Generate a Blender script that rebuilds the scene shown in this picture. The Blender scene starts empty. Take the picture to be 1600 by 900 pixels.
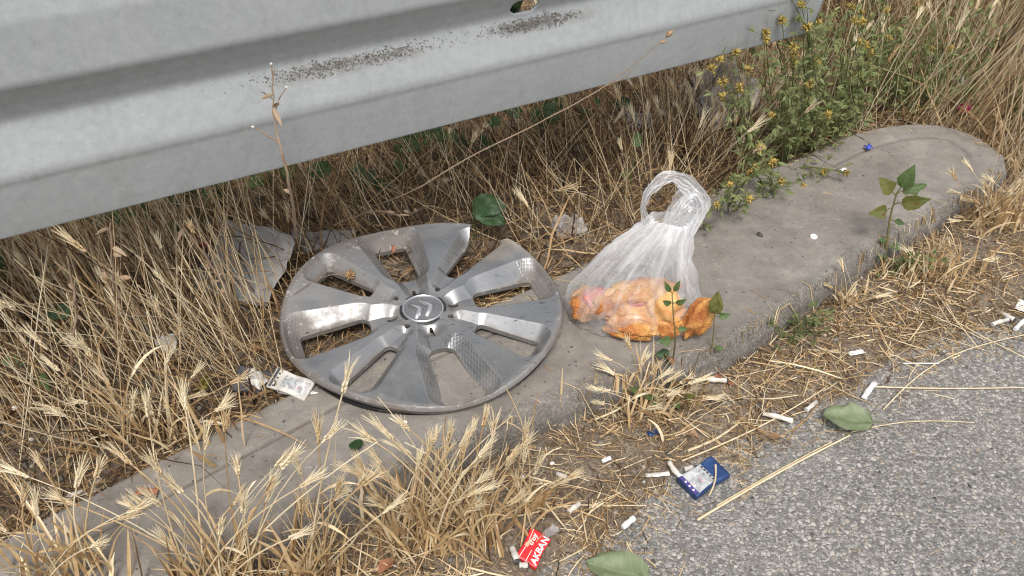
import bpy, bmesh, math, random
import numpy as np
from mathutils import Vector, Matrix, Euler

random.seed(7)
RS = np.random.RandomState(11)
R_ = math.radians
SC = bpy.context.scene
COL = SC.collection

# ------------------------------------------------------------------ camera, sky, sun, exposure
CAM_H, CAM_DEP, CAM_F = 0.85, R_(37.0), 1400.0
cam_d = bpy.data.cameras.new('camera')
cam_d.sensor_width = 36.0
cam_d.lens = CAM_F / 1600.0 * 36.0
cam_d.clip_start = 0.02
cam_d.clip_end = 400.0
cam = bpy.data.objects.new('camera', cam_d)
COL.objects.link(cam)
cam.location = (0, 0, CAM_H)
cam.rotation_euler = (math.pi / 2 - CAM_DEP, 0, 0)
SC.camera = cam

SUN_EL, SUN_AZ = R_(56), R_(176)      # azimuth measured clockwise from +Y: behind the camera
world = bpy.data.worlds.new('World')
SC.world = world
world.use_nodes = True
wn = world.node_tree
wn.nodes.clear()
w_out = wn.nodes.new('ShaderNodeOutputWorld')
w_bg = wn.nodes.new('ShaderNodeBackground')
w_sky = wn.nodes.new('ShaderNodeTexSky')
w_sky.sky_type = 'NISHITA'
w_sky.sun_disc = False
w_sky.sun_elevation = SUN_EL
w_sky.sun_rotation = SUN_AZ
w_sky.air_density = 1.0
w_sky.dust_density = 3.0
w_hsv = wn.nodes.new('ShaderNodeHueSaturation')
w_hsv.inputs['Saturation'].default_value = 0.24      # overcast: a white sky
wn.links.new(w_sky.outputs[0], w_hsv.inputs['Color'])
wn.links.new(w_hsv.outputs[0], w_bg.inputs['Color'])
w_bg.inputs['Strength'].default_value = 0.12
wn.links.new(w_bg.outputs[0], w_out.inputs['Surface'])

sun_d = bpy.data.lights.new('sun', 'SUN')
sun_d.energy = 1.5
sun_d.angle = R_(16)
sun_d.color = (1.0, 0.95, 0.87)
sun = bpy.data.objects.new('sun', sun_d)
COL.objects.link(sun)
sdir = Vector((math.sin(SUN_AZ) * math.cos(SUN_EL), math.cos(SUN_AZ) * math.cos(SUN_EL), math.sin(SUN_EL)))
sun.rotation_euler = sdir.to_track_quat('Z', 'Y').to_euler()
sun.location = sdir * 5

SC.view_settings.view_transform = 'Standard'
SC.view_settings.look = 'None'
SC.view_settings.gamma = 1.0
SC.view_settings.exposure = 0.87
SC.view_settings.use_curve_mapping = False
SC.cycles.filter_width = 1.15

# ------------------------------------------------------------------ layout helpers (image point -> place on the ground)
_c, _s = math.cos(CAM_DEP), math.sin(CAM_DEP)
FW = np.array([0, _c, -_s]); UP = np.array([0, _s, _c]); RT = np.array([1.0, 0, 0]); CP = np.array([0, 0, CAM_H])

def at(px, py, z):
    r = FW * CAM_F + RT * (px - 800.0) + UP * (450.0 - py)
    return CP + r * ((z - CAM_H) / r[2])

def at_depth(px, py, dep):
    return CP + (FW * CAM_F + RT * (px - 800.0) + UP * (450.0 - py)) * (dep / CAM_F)

def proj(P):
    v = np.asarray(P, float) - CP
    d = v @ FW
    d = np.where(np.abs(d) < 1e-6, 1e-6, d)
    return np.stack([800 + CAM_F * (v @ RT) / d, 450 - CAM_F * (v @ UP) / d, d], -1)

_perm = np.random.RandomState(3).rand(256, 256)
def vnoise(x, y, f=1.0, oct=3):
    out = 0; a = 1.0; tot = 0
    x = np.asarray(x, float) * f; y = np.asarray(y, float) * f
    for _ in range(oct):
        xi = np.floor(x).astype(int); yi = np.floor(y).astype(int)
        fx = x - xi; fy = y - yi
        fx = fx * fx * (3 - 2 * fx); fy = fy * fy * (3 - 2 * fy)
        g = lambda i, j: _perm[i % 256, j % 256]
        v = (g(xi, yi) * (1 - fx) + g(xi + 1, yi) * fx) * (1 - fy) + (g(xi, yi + 1) * (1 - fx) + g(xi + 1, yi + 1) * fx) * fy
        out = out + a * (v - .5) * 2; tot += a; a *= .5; x = x * 2.03 + 17.3; y = y * 2.03 + 5.1
    return out / tot

def sst(a, b, x):
    t = np.clip((x - a) / (b - a), 0, 1)
    return t * t * (3 - 2 * t)

def poly_sdist(P, L):
    """signed distance of points P (n,2) to polyline L (m,2); positive on its left"""
    P = np.asarray(P, float); best = np.full(len(P), 1e9); sg = np.ones(len(P))
    for a, b in zip(L[:-1], L[1:]):
        d = b - a; t = np.clip(((P - a) @ d) / (d @ d), 0, 1)
        q = P - (a + t[:, None] * d)
        dist = np.hypot(q[:, 0], q[:, 1])
        s = np.where(d[0] * q[:, 1] - d[1] * q[:, 0] >= 0, 1.0, -1.0)
        m = dist < best
        best = np.where(m, dist, best); sg = np.where(m, s, sg)
    return best * sg

def in_poly(P, L):
    P = np.asarray(P, float); inside = np.zeros(len(P), bool)
    x, y = P[:, 0], P[:, 1]
    for a, b in zip(L, np.roll(L, -1, 0)):
        c = ((a[1] > y) != (b[1] > y)) & (x < (b[0] - a[0]) * (y - a[1]) / (b[1] - a[1] + 1e-12) + a[0])
        inside ^= c
    return inside

# ------------------------------------------------------------------ mesh builder
class MB:
    def __init__(self):
        self.v = []; self.f4 = []; self.f3 = []; self.t = []; self.n = 0; self.m4 = []; self.m3 = []
    def add(self, V, quads=None, tris=None, vt=None, mi=0):
        V = np.asarray(V, float).reshape(-1, 3)
        self.v.append(V)
        if vt is None: vt = np.zeros((len(V), 3))
        vt = np.asarray(vt, float)
        if vt.ndim == 1: vt = np.tile(vt, (len(V), 1))
        self.t.append(vt)
        if quads is not None and len(quads):
            q = np.asarray(quads, int) + self.n; self.f4.append(q); self.m4.append(np.full(len(q), mi))
        if tris is not None and len(tris):
            q = np.asarray(tris, int) + self.n; self.f3.append(q); self.m3.append(np.full(len(q), mi))
        self.n += len(V)
        return self
    def build(self, name, mats, parent=None, origin=None, smooth=True):
        V = np.concatenate(self.v); T = np.concatenate(self.t)
        o = np.zeros(3) if origin is None else np.asarray(origin, float)
        V = V - o
        q = np.concatenate(self.f4) if self.f4 else np.zeros((0, 4), int)
        t = np.concatenate(self.f3) if self.f3 else np.zeros((0, 3), int)
        mi = np.concatenate(self.m4 + self.m3) if (self.m4 or self.m3) else np.zeros(0, int)
        me = bpy.data.meshes.new(name)
        nl = 4 * len(q) + 3 * len(t)
        me.vertices.add(len(V)); me.vertices.foreach_set('co', V.astype(np.float32).ravel())
        me.loops.add(nl); me.loops.foreach_set('vertex_index', np.concatenate([q.ravel(), t.ravel()]).astype(np.int32))
        me.polygons.add(len(q) + len(t))
        st = np.concatenate([np.arange(len(q)) * 4, 4 * len(q) + np.arange(len(t)) * 3]).astype(np.int32)
        me.polygons.foreach_set('loop_start', st)
        me.polygons.foreach_set('material_index', mi.astype(np.int32))
        me.update(calc_edges=True)
        at_ = me.attributes.new('vt', 'FLOAT_VECTOR', 'POINT')
        at_.data.foreach_set('vector', T.astype(np.float32).ravel())
        if smooth: me.polygons.foreach_set('use_smooth', np.ones(len(q) + len(t), bool))
        me.validate()
        if not isinstance(mats, (list, tuple)): mats = [mats]
        for m in mats: me.materials.append(m)
        ob = bpy.data.objects.new(name, me); COL.objects.link(ob)
        if parent is not None: ob.parent = parent
        else: ob.location = o
        return ob

def tag(o, label=None, cat=None, group=None, kind=None):
    if label: o['label'] = label
    if cat: o['category'] = cat
    if group: o['group'] = group
    if kind: o['kind'] = kind
    return o

def thing(name, loc, label, cat, group=None):
    o = bpy.data.objects.new(name, None); COL.objects.link(o)
    o.location = tuple(loc); o.empty_display_size = .02
    return tag(o, label, cat, group)

def grid_faces(nu, nv, closed_v=False):
    i = np.arange(nu - 1)[:, None]; j = np.arange(nv if closed_v else nv - 1)[None, :]
    j2 = (j + 1) % nv
    return np.stack([i * nv + j, i * nv + j2, (i + 1) * nv + j2, (i + 1) * nv + j], -1).reshape(-1, 4)

def add_grid(mb, G, vt=None, mi=0, closed=False):
    nu, nv = G.shape[:2]
    return mb.add(G.reshape(-1, 3), grid_faces(nu, nv, closed), None, None if vt is None else np.asarray(vt).reshape(-1, 3), mi)

def norm(v):
    return v / np.maximum(np.linalg.norm(v, axis=-1, keepdims=True), 1e-9)

def tubes(mb, paths, rad, var, sides=3, mi=0):
    """paths (N,S,3), rad (N,S), var (N,)"""
    N, S = paths.shape[:2]
    T = norm(np.gradient(paths, axis=1))
    ref = norm(RS.normal(size=(N, 1, 3)) * .3 + np.array([.3, -1, .2]))
    A = norm(np.cross(T, np.broadcast_to(ref, T.shape))); B = np.cross(T, A)
    ang = np.arange(sides) * 2 * np.pi / sides
    V = paths[:, :, None] + rad[:, :, None, None] * (np.cos(ang)[:, None] * A[:, :, None] + np.sin(ang)[:, None] * B[:, :, None])
    base = grid_faces(S, sides, True)
    F = (np.arange(N)[:, None, None] * S * sides + base[None]).reshape(-1, 4)
    s = np.linspace(0, 1, S)
    vt = np.zeros((N, S, sides, 3)); vt[..., 0] = var[:, None, None]; vt[..., 1] = s[None, :, None]; vt[..., 2] = RS.rand(N)[:, None, None]
    mb.add(V.reshape(-1, 3), F, None, vt.reshape(-1, 3), mi)

def ribbons(mb, paths, wid, side, var, mi=0, flat=False):
    """paths (N,S,3), wid (N,S) half widths, side (N,3)"""
    N, S = paths.shape[:2]
    T = norm(np.gradient(paths, axis=1))
    A = norm(np.cross(np.broadcast_to(side[:, None], T.shape), T))
    B = norm(np.cross(T, A))
    w = wid[:, :, None]
    C_ = 2 if flat else 3
    V = np.stack([paths - B * w, paths + B * w] if flat else [paths - B * w, paths + A * w * .35, paths + B * w], 2)
    base = grid_faces(S, C_)
    F = (np.arange(N)[:, None, None] * S * C_ + base[None]).reshape(-1, 4)
    s = np.linspace(0, 1, S)
    vt = np.zeros((N, S, C_, 3)); vt[..., 0] = var[:, None, None]; vt[..., 1] = s[None, :, None]; vt[..., 2] = RS.rand(N)[:, None, None]
    mb.add(V.reshape(-1, 3), F, None, vt.reshape(-1, 3), mi)

def grow(base, L, az, lean, bend, S=6, wob=.08):
    N = len(base)
    s = np.linspace(0, 1, S)
    sm = (s[:-1] + s[1:]) / 2
    th = lean[:, None] + bend[:, None] * sm[None] ** 1.5 + RS.normal(size=(N, S - 1)) * wob
    a = az[:, None] + np.cumsum(RS.normal(size=(N, S - 1)) * wob, 1)
    d = np.stack([np.sin(th) * np.cos(a), np.sin(th) * np.sin(a), np.cos(th)], -1) * (L / (S - 1))[:, None, None]
    return np.concatenate([base[:, None], base[:, None] + np.cumsum(d, 1)], 1)

def heads(mb, tip, axis, size, var, awns=26, kern=12, spread=.30, mi=0):
    """barley like seed heads: kernels on a short axis and long bristles"""
    N = len(tip)
    axis = norm(axis)
    ref = norm(RS.normal(size=(N, 3)))
    A = norm(np.cross(axis, ref)); B = np.cross(axis, A)
    # bristles
    k = np.arange(awns) / awns
    ph = (np.arange(awns) * 2.4)[None] + RS.rand(N, 1) * 6.28
    sp = spread * (.25 + .75 * RS.rand(N, awns) ** 1.4)
    rad = np.cos(ph)[..., None] * A[:, None] + np.sin(ph)[..., None] * B[:, None] * .8
    d = norm(axis[:, None] * np.cos(sp)[..., None] + rad * np.sin(sp)[..., None])
    p0 = tip[:, None] + axis[:, None] * (k[None, :, None] * size[:, None, None] * .9) + rad * (.0012)
    ln = size[:, None, None] * (1.0 + .35 * RS.rand(N, awns, 1)) * (1.05 - .35 * k[None, :, None])
    pts = np.stack([p0, p0 + d * ln * .5, p0 + d * ln + rad * ln * .06], 2).reshape(-1, 3, 3)
    w = np.tile(np.array([.00055, .00042, .00012]), (N * awns, 1))
    ribbons(mb, pts, w, norm(RS.normal(size=(N * awns, 3))), np.repeat(np.clip(var + .16, 0, 1), awns), mi, True)
    # kernels: stretched octahedra
    k = np.arange(kern) / kern
    ph = (np.arange(kern) * np.pi + .3)[None] + RS.rand(N, 1) * 6.28 + RS.normal(size=(N, kern)) * .5
    rad = np.cos(ph)[..., None] * A[:, None] + np.sin(ph)[..., None] * B[:, None]
    c = tip[:, None] + axis[:, None] * (k[None, :, None] * size[:, None, None] * .92) + rad * .0014
    d = norm(axis[:, None] + rad * .28)
    s1 = np.cross(d, rad); s1 = norm(s1); s2 = np.cross(d, s1)
    hl = size[:, None, None] * .17; hw = .0015
    V = np.stack([c - d * hl, c + s1 * hw, c + s2 * hw, c - s1 * hw, c - s2 * hw, c + d * hl * 1.2], 2)
    tri = np.array([[0, 2, 1], [0, 3, 2], [0, 4, 3], [0, 1, 4], [5, 1, 2], [5, 2, 3], [5, 3, 4], [5, 4, 1]])
    F = (np.arange(N * kern)[:, None, None] * 6 + tri[None]).reshape(-1, 3)
    vt = np.zeros((N, kern, 6, 3)); vt[..., 0] = np.clip(var - .02, 0, 1)[:, None, None]; vt[..., 1] = .6
    mb.add(V.reshape(-1, 3), None, F, vt.reshape(-1, 3), mi)

# ------------------------------------------------------------------ materials
class NT:
    def __init__(self, name):
        self.m = bpy.data.materials.new(name); self.m.use_nodes = True
        self.t = self.m.node_tree; self.t.nodes.clear()
        self.out = self.t.nodes.new('ShaderNodeOutputMaterial')
    def n(self, typ, props=None, **ins):
        nd = self.t.nodes.new('ShaderNode' + typ)
        for k, v in (props or {}).items(): setattr(nd, k, v)
        for k, v in ins.items():
            key = k.replace('_', ' ')
            s = nd.inputs[int(k[1:])] if k[0] == 'i' and k[1:].isdigit() else nd.inputs[key]
            if isinstance(v, bpy.types.NodeSocket): self.t.links.new(v, s)
            else:
                if hasattr(s.default_value, '__len__') and isinstance(v, (tuple, list)) and len(v) == 3 and len(s.default_value) == 4: v = (*v, 1)
                s.default_value = v
        return nd
    def co(self, scale=None, kind='Object'):
        c = self.n('TexCoord').outputs[kind]
        if scale is not None:
            return self.n('Mapping', Vector=c, Scale=scale).outputs[0]
        return c
    def noise(self, scale, detail=4, rough=.55, vec=None, dist=0):
        return self.n('TexNoise', Vector=vec if vec is not None else self.co(), Scale=scale, Detail=detail, Roughness=rough, Distortion=dist).outputs['Fac']
    def voro(self, scale, out='Distance', feat='F1', vec=None, rnd=1.0):
        return self.n('TexVoronoi', {'feature': feat}, Vector=vec if vec is not None else self.co(), Scale=scale, Randomness=rnd).outputs[out]
    def ramp(self, fac, stops, interp='LINEAR'):
        r = self.n('ValToRGB', Fac=fac); cr = r.color_ramp; cr.interpolation = interp
        while len(cr.elements) < len(stops): cr.elements.new(.5)
        for e, (p, c) in zip(cr.elements, stops):
            e.position = p
            e.color = (*c, 1) if isinstance(c, (tuple, list)) else (c, c, c, 1)
        return r.outputs[0]
    def mix(self, f, a, b, mode='MIX'):
        nd = self.n('MixRGB', {'blend_type': mode})
        for i, v in enumerate((f, a, b)):
            if isinstance(v, bpy.types.NodeSocket): self.t.links.new(v, nd.inputs[i])
            elif i == 0: nd.inputs[0].default_value = v
            else: nd.inputs[i].default_value = (*v, 1) if len(v) == 3 else v
        return nd.outputs[0]
    def math(self, op, a, b=0.0, clamp=False):
        nd = self.n('Math', {'operation': op, 'use_clamp': clamp})
        for i, v in enumerate((a, b)):
            if isinstance(v, bpy.types.NodeSocket): self.t.links.new(v, nd.inputs[i])
            else: nd.inputs[i].default_value = v
        return nd.outputs[0]
    def vt(self):
        a = self.n('Attribute', {'attribute_name': 'vt'}).outputs['Vector']
        s = self.n('SeparateXYZ', Vector=a)
        return s.outputs[0], s.outputs[1], s.outputs[2]
    def bump(self, h, strength=.5, dist=.002, normal=None):
        k = dict(Height=h, Strength=strength, Distance=dist)
        if normal is not None: k['Normal'] = normal
        return self.n('Bump', **k).outputs[0]
    def bsdf(self, col, rough=.6, metal=0.0, normal=None, spec=.5, **kw):
        k = dict(Roughness=rough, Metallic=metal); k['Base_Color'] = col
        k['Specular_IOR_Level'] = spec
        if normal is not None: k['Normal'] = normal
        k.update(kw)
        return self.n('BsdfPrincipled', **k).outputs[0]
    def done(self, sh):
        self.t.links.new(sh, self.out.inputs['Surface']); return self.m

def translucent_mat(name, col_fn, rough=.6, trans=.25, bump_scale=None):
    m = NT(name); c = col_fn(m)
    nrm = m.bump(m.noise(bump_scale), .3, .001) if bump_scale else None
    b = m.bsdf(c, rough, 0, nrm, .35)
    t = m.n('BsdfTranslucent', Color=c).outputs[0]
    return m.done(m.n('MixShader', i0=trans, i1=b, i2=t).outputs[0])

def straw_col(m, stops):
    v, s, r = m.vt()
    f = m.math('ADD', v, m.math('MULTIPLY', m.math('SUBTRACT', m.noise(90, 2), .5), .35))
    return m.ramp(f, stops)

STRAW = [(0.0, (.028, .016, .008)), (.2, (.085, .048, .023)), (.45, (.315, .197, .093)), (.7, (.56, .40, .215)), (1.0, (.78, .685, .49))]
M_straw = translucent_mat('dry_straw', lambda m: straw_col(m, STRAW), .6, .2)
GREEN = [(0.0, (.04, .055, .018)), (.4, (.165, .195, .075)), (.75, (.27, .30, .125)), (1.0, (.43, .43, .18))]
M_green = translucent_mat('green_stems_and_leaflets', lambda m: straw_col(m, GREEN), .55, .38)
YEL = [(0.0, (.09, .06, .02)), (.5, (.34, .24, .07)), (1.0, (.62, .47, .12))]
M_flower = translucent_mat('yellow_tan_petals', lambda m: straw_col(m, YEL), .65, .25)
BROWN = [(0.0, (.05, .032, .02)), (.5, (.17, .115, .075)), (1.0, (.36, .27, .19))]
M_twig = translucent_mat('grey_brown_twig', lambda m: straw_col(m, BROWN), .75, .05)

def leaf_mat(name, a, b, vein, spots=None):
    def f(m):
        v, u, w = m.vt()
        n = m.noise(45, 4)
        c = m.mix(m.ramp(n, [(.3, 0), (.7, 1)]), a, b)
        aw = m.math('ABSOLUTE', w)
        mid = m.ramp(aw, [(0, 1), (.05, 0)])
        ph = m.math('FRACT', m.math('MULTIPLY', m.math('SUBTRACT', u, m.math('MULTIPLY', aw, .28)), 6.0))
        sv = m.ramp(ph, [(0, .8), (.07, 0), (.93, 0), (1, .8)])
        c = m.mix(m.math('MULTIPLY', m.math('MAXIMUM', mid, sv), .6), c, vein)
        if spots:
            c = m.mix(m.ramp(m.noise(120, 3), [(.6, 0), (.68, 1)]), c, spots)
        return c
    return translucent_mat(name, f, .5, .22, 160)
M_leaf_g = leaf_mat('green_leaf', (.05, .095, .028), (.085, .13, .04), (.16, .20, .09), (.11, .09, .035))
M_leaf_d = leaf_mat('dark_green_leaf', (.018, .045, .014), (.035, .075, .022), (.06, .10, .04))
M_leaf_p = leaf_mat('pale_dusty_leaf', (.16, .205, .11), (.20, .24, .135), (.30, .33, .20))
M_leaf_y = leaf_mat('yellow_leaf', (.33, .30, .05), (.22, .19, .04), (.4, .36, .15), (.12, .06, .02))
M_leaf_b = leaf_mat('brown_dry_leaf', (.22, .12, .06), (.33, .20, .11), (.4, .28, .17), (.1, .045, .02))
M_leaf_r = leaf_mat('red_brown_leaf', (.30, .11, .06), (.40, .20, .12), (.45, .28, .18))
M_leaf_v = leaf_mat('green_leaf_tinged_brown', (.09, .115, .03), (.14, .13, .035), (.2, .2, .09), (.14, .05, .025))

def simple(name, a, b, scale, rough=.6, metal=0, bs=.3, bd=.001, bscale=None, spec=.5):
    m = NT(name)
    c = m.mix(m.ramp(m.noise(scale), [(.35, 0), (.65, 1)]), a, b)
    return m.done(m.bsdf(c, rough, metal, m.bump(m.noise(bscale or scale * 2), bs, bd), spec))

def mat_asphalt():
    m = NT('worn_asphalt')
    co = m.co()
    wob = m.n('MixRGB', {'blend_type': 'ADD'}, i0=.0016, i1=co, i2=m.n('TexNoise', Vector=co, Scale=200.0, Detail=2.0).outputs['Color']).outputs[0]
    big = m.n('TexVoronoi', {'feature': 'F1'}, Vector=wob, Scale=195.0)
    bige = m.voro(195, 'Distance', 'DISTANCE_TO_EDGE', wob)
    sml = m.n('TexVoronoi', {'feature': 'F1'}, Vector=wob, Scale=380.0)
    smle = m.voro(380, 'Distance', 'DISTANCE_TO_EDGE', wob)
    cr = m.n('SeparateColor', Color=big.outputs['Color']); cs = m.n('SeparateColor', Color=sml.outputs['Color'])
    chipcol = m.ramp(cr.outputs[0], [(0, (.115, .11, .105)), (.3, (.22, .21, .20)), (.6, (.40, .38, .352)), (.85, (.54, .50, .45)), (.95, (.33, .26, .19)), (1, (.03, .03, .032))])
    smlcol = m.ramp(cs.outputs[0], [(0, (.085, .080, .075)), (.5, (.19, .179, .166)), (.8, (.31, .295, .277)), (1, (.46, .43, .395))])
    smlcol = m.mix(m.ramp(smle, [(0, 1), (.08, 0)]), smlcol, (.10, .097, .095))
    has_big = m.math('GREATER_THAN', cr.outputs[1], .45)
    mask = m.math('MULTIPLY', has_big, m.ramp(bige, [(.06, 0), (.12, 1)]))
    c = m.mix(mask, smlcol, chipcol)
    c = m.mix(.28, c, m.ramp(m.noise(5, 3), [(.3, (.15, .145, .14)), (.7, (.23, .22, .208))]))
    c = m.mix(m.math('MULTIPLY', m.ramp(m.noise(2.5, 4), [(.45, 0), (.75, 1)]), .35), c, (.19, .165, .135))
    h = m.math('ADD', m.math('MULTIPLY', m.math('MINIMUM', m.math('MULTIPLY', bige, mask), .25), 2.0), m.math('MULTIPLY', smle, .7))
    h = m.math('ADD', h, m.math('MULTIPLY', cs.outputs[1], .25))
    return m.done(m.bsdf(c, .8, 0, m.bump(h, .8, .0022), .3))
M_asphalt = mat_asphalt()

def mat_stone():
    m = NT('small_stones')
    v, u, w = m.vt()
    c = m.ramp(v, [(0, (.05, .05, .052)), (.35, (.17, .165, .16)), (.7, (.36, .34, .315)), (.88, (.50, .46, .41)), (.95, (.36, .28, .21)), (1, (.5, .47, .43))])
    c = m.mix(.3, c, m.ramp(m.noise(300, 3), [(.3, (.06, .06, .06)), (.7, (.4, .38, .35))]), 'OVERLAY')
    return m.done(m.bsdf(c, .75, 0, m.bump(m.noise(700), .4, .0006), .3))
M_stone = mat_stone()

def mat_soil():
    m = NT('dusty_soil')
    n = m.noise(18, 6, .65)
    c = m.ramp(n, [(.25, (.085, .062, .044)), (.5, (.175, .138, .102)), (.75, (.26, .215, .168))])
    sp = m.voro(330, 'Color'); r = m.n('SeparateColor', Color=sp).outputs[0]
    c = m.mix(m.ramp(r, [(.72, 0), (.95, .7)]), c, (.27, .235, .195))
    c = m.mix(m.ramp(m.noise(260, 3), [(.35, .6), (.55, 0)]), c, (.045, .033, .024))
    h = m.math('ADD', m.noise(220, 4, .7), m.math('MULTIPLY', m.noise(40, 4), 1.5))
    return m.done(m.bsdf(c, .95, 0, m.bump(h, .9, .004), .1))
M_soil = mat_soil()

def mat_concrete():
    m = NT('weathered_concrete')
    v, u, w = m.vt()          # v: 1 at the worn front edge, u: groove, w: free
    n = m.noise(9, 6, .6); n2 = m.noise(38, 5, .65, None, .6)
    c = m.ramp(n, [(.28, (.215, .197, .177)), (.5, (.275, .256, .234)), (.72, (.33, .312, .288))])
    c = m.mix(.45, c, m.ramp(n2, [(.3, (.10, .085, .072)), (.7, (.36, .33, .30))]), 'OVERLAY')
    strk = m.noise(30, 5, .6, m.n('Mapping', Vector=m.co(), Rotation=(0, 0, R_(-36)), Scale=(.22, 1.5, 1)).outputs[0])
    c = m.mix(m.math('MULTIPLY', m.ramp(strk, [(.52, 0), (.75, 1)]), .22), c, (.31, .29, .265))
    st = m.ramp(m.noise(6.5, 5, .7), [(.5, 0), (.66, 1)])
    c = m.mix(m.math('MULTIPLY', st, .4), c, (.105, .09, .078))
    # exposed grit on the worn edge
    g = m.n('SeparateColor', Color=m.voro(520, 'Color')).outputs[0]
    grit = m.ramp(g, [(0, (.06, .056, .05)), (.5, (.115, .107, .097)), (1, (.25, .235, .215))])
    wf = m.math('MULTIPLY', m.ramp(m.math('ADD', v, m.math('MULTIPLY', m.math('SUBTRACT', m.noise(28, 4), .5), .9)), [(.45, 0), (.95, 1)]), .62)
    c = m.mix(wf, c, grit)
    c = m.mix(m.ramp(m.noise(210, 2), [(.66, 0), (.74, .8)]), c, (.10, .088, .077))
    c = m.mix(m.ramp(m.noise(170, 2, .5, m.co((1, 1.3, 1))), [(.69, 0), (.75, .7)]), c, (.42, .40, .37))
    dots = m.n('SeparateColor', Color=m.voro(120, 'Color')).outputs[0]
    dd = m.math('MULTIPLY', m.math('GREATER_THAN', dots, .93), m.math('LESS_THAN', m.voro(120, 'Distance'), .22))
    c = m.mix(m.math('MULTIPLY', dd, .7), c, (.045, .038, .033))
    c = m.mix(m.math('MULTIPLY', u, .75), c, (.085, .073, .06))
    h = m.math('ADD', m.math('MULTIPLY', m.noise(120, 5, .65), .8), m.math('MULTIPLY', m.math('MULTIPLY', g, wf), .9))
    h = m.math('ADD', h, m.math('MULTIPLY', m.noise(420, 3), .3))
    return m.done(m.bsdf(c, .9, 0, m.bump(h, .7, .0022), .2))
M_conc = mat_concrete()

def mat_galv():
    m = NT('galvanised_steel')
    v, u, w = m.vt()       # v: dirt settling in the valley, u: profile position
    co = m.co()
    cells = m.n('SeparateColor', Color=m.voro(70, 'Color', 'F1', m.n('MixRGB', {'blend_type': 'ADD'}, i0=.02, i1=co, i2=m.n('TexNoise', Vector=co, Scale=40.0).outputs['Color']).outputs[0])).outputs[0]
    c = m.mix(m.ramp(cells, [(0, 0), (1, 1)]), (.262, .280, .290), (.288, .306, .314))
    c = m.mix(m.math('MULTIPLY', m.ramp(m.noise(7, 6, .65), [(.35, 0), (.7, 1)]), .55), c, (.335, .35, .352))
    sx = m.n('Mapping', Vector=co, Rotation=(0, 0, R_(-30)), Scale=(14, 14, 1.2)).outputs[0]
    c = m.mix(m.math('MULTIPLY', m.ramp(m.noise(3.5, 5, .7, sx), [(.5, 0), (.75, 1)]), .5), c, (.225, .232, .228))
    dn = m.noise(24, 6, .7)
    dm = m.ramp(m.math('ADD', m.math('MULTIPLY', v, .95), m.math('MULTIPLY', m.math('SUBTRACT', dn, .5), 1.1)), [(.38, 0), (.85, 1)])
    c = m.mix(m.math('MULTIPLY', dm, .7), c, (.17, .162, .15))
    c = m.mix(m.ramp(m.noise(330, 2, .5, m.co((1, 1, .6))), [(.71, 0), (.76, .5)]), c, (.16, .16, .155))
    c = m.mix(m.ramp(m.noise(55, 3, .6), [(.70, 0), (.78, .6)]), c, (.46, .47, .465))
    c = m.mix(.35, c, m.ramp(m.noise(95, 5, .75), [(.3, (.22, .23, .235)), (.7, (.40, .415, .42))]))
    scr = m.noise(9, 3, .5, m.n('Mapping', Vector=co, Rotation=(0, 0, R_(-30)), Scale=(60, 60, 3)).outputs[0])
    c = m.mix(m.ramp(scr, [(.735, 0), (.76, .55)]), c, (.13, .13, .13))
    h = m.math('ADD', m.noise(16, 4), m.math('MULTIPLY', m.noise(200, 3), .15))
    return m.done(m.bsdf(c, m.ramp(m.noise(30, 4), [(.3, .50), (.7, .64)]), .15, m.bump(h, .12, .003), .4))
M_galv = mat_galv()
M_post = simple('post_steel', (.20, .205, .205), (.28, .285, .28), 20, .6, .3)
M_dirt = simple('dry_dirt_crumbs', (.10, .085, .07), (.20, .18, .155), 120, .95, 0, .5, .001)

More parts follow.
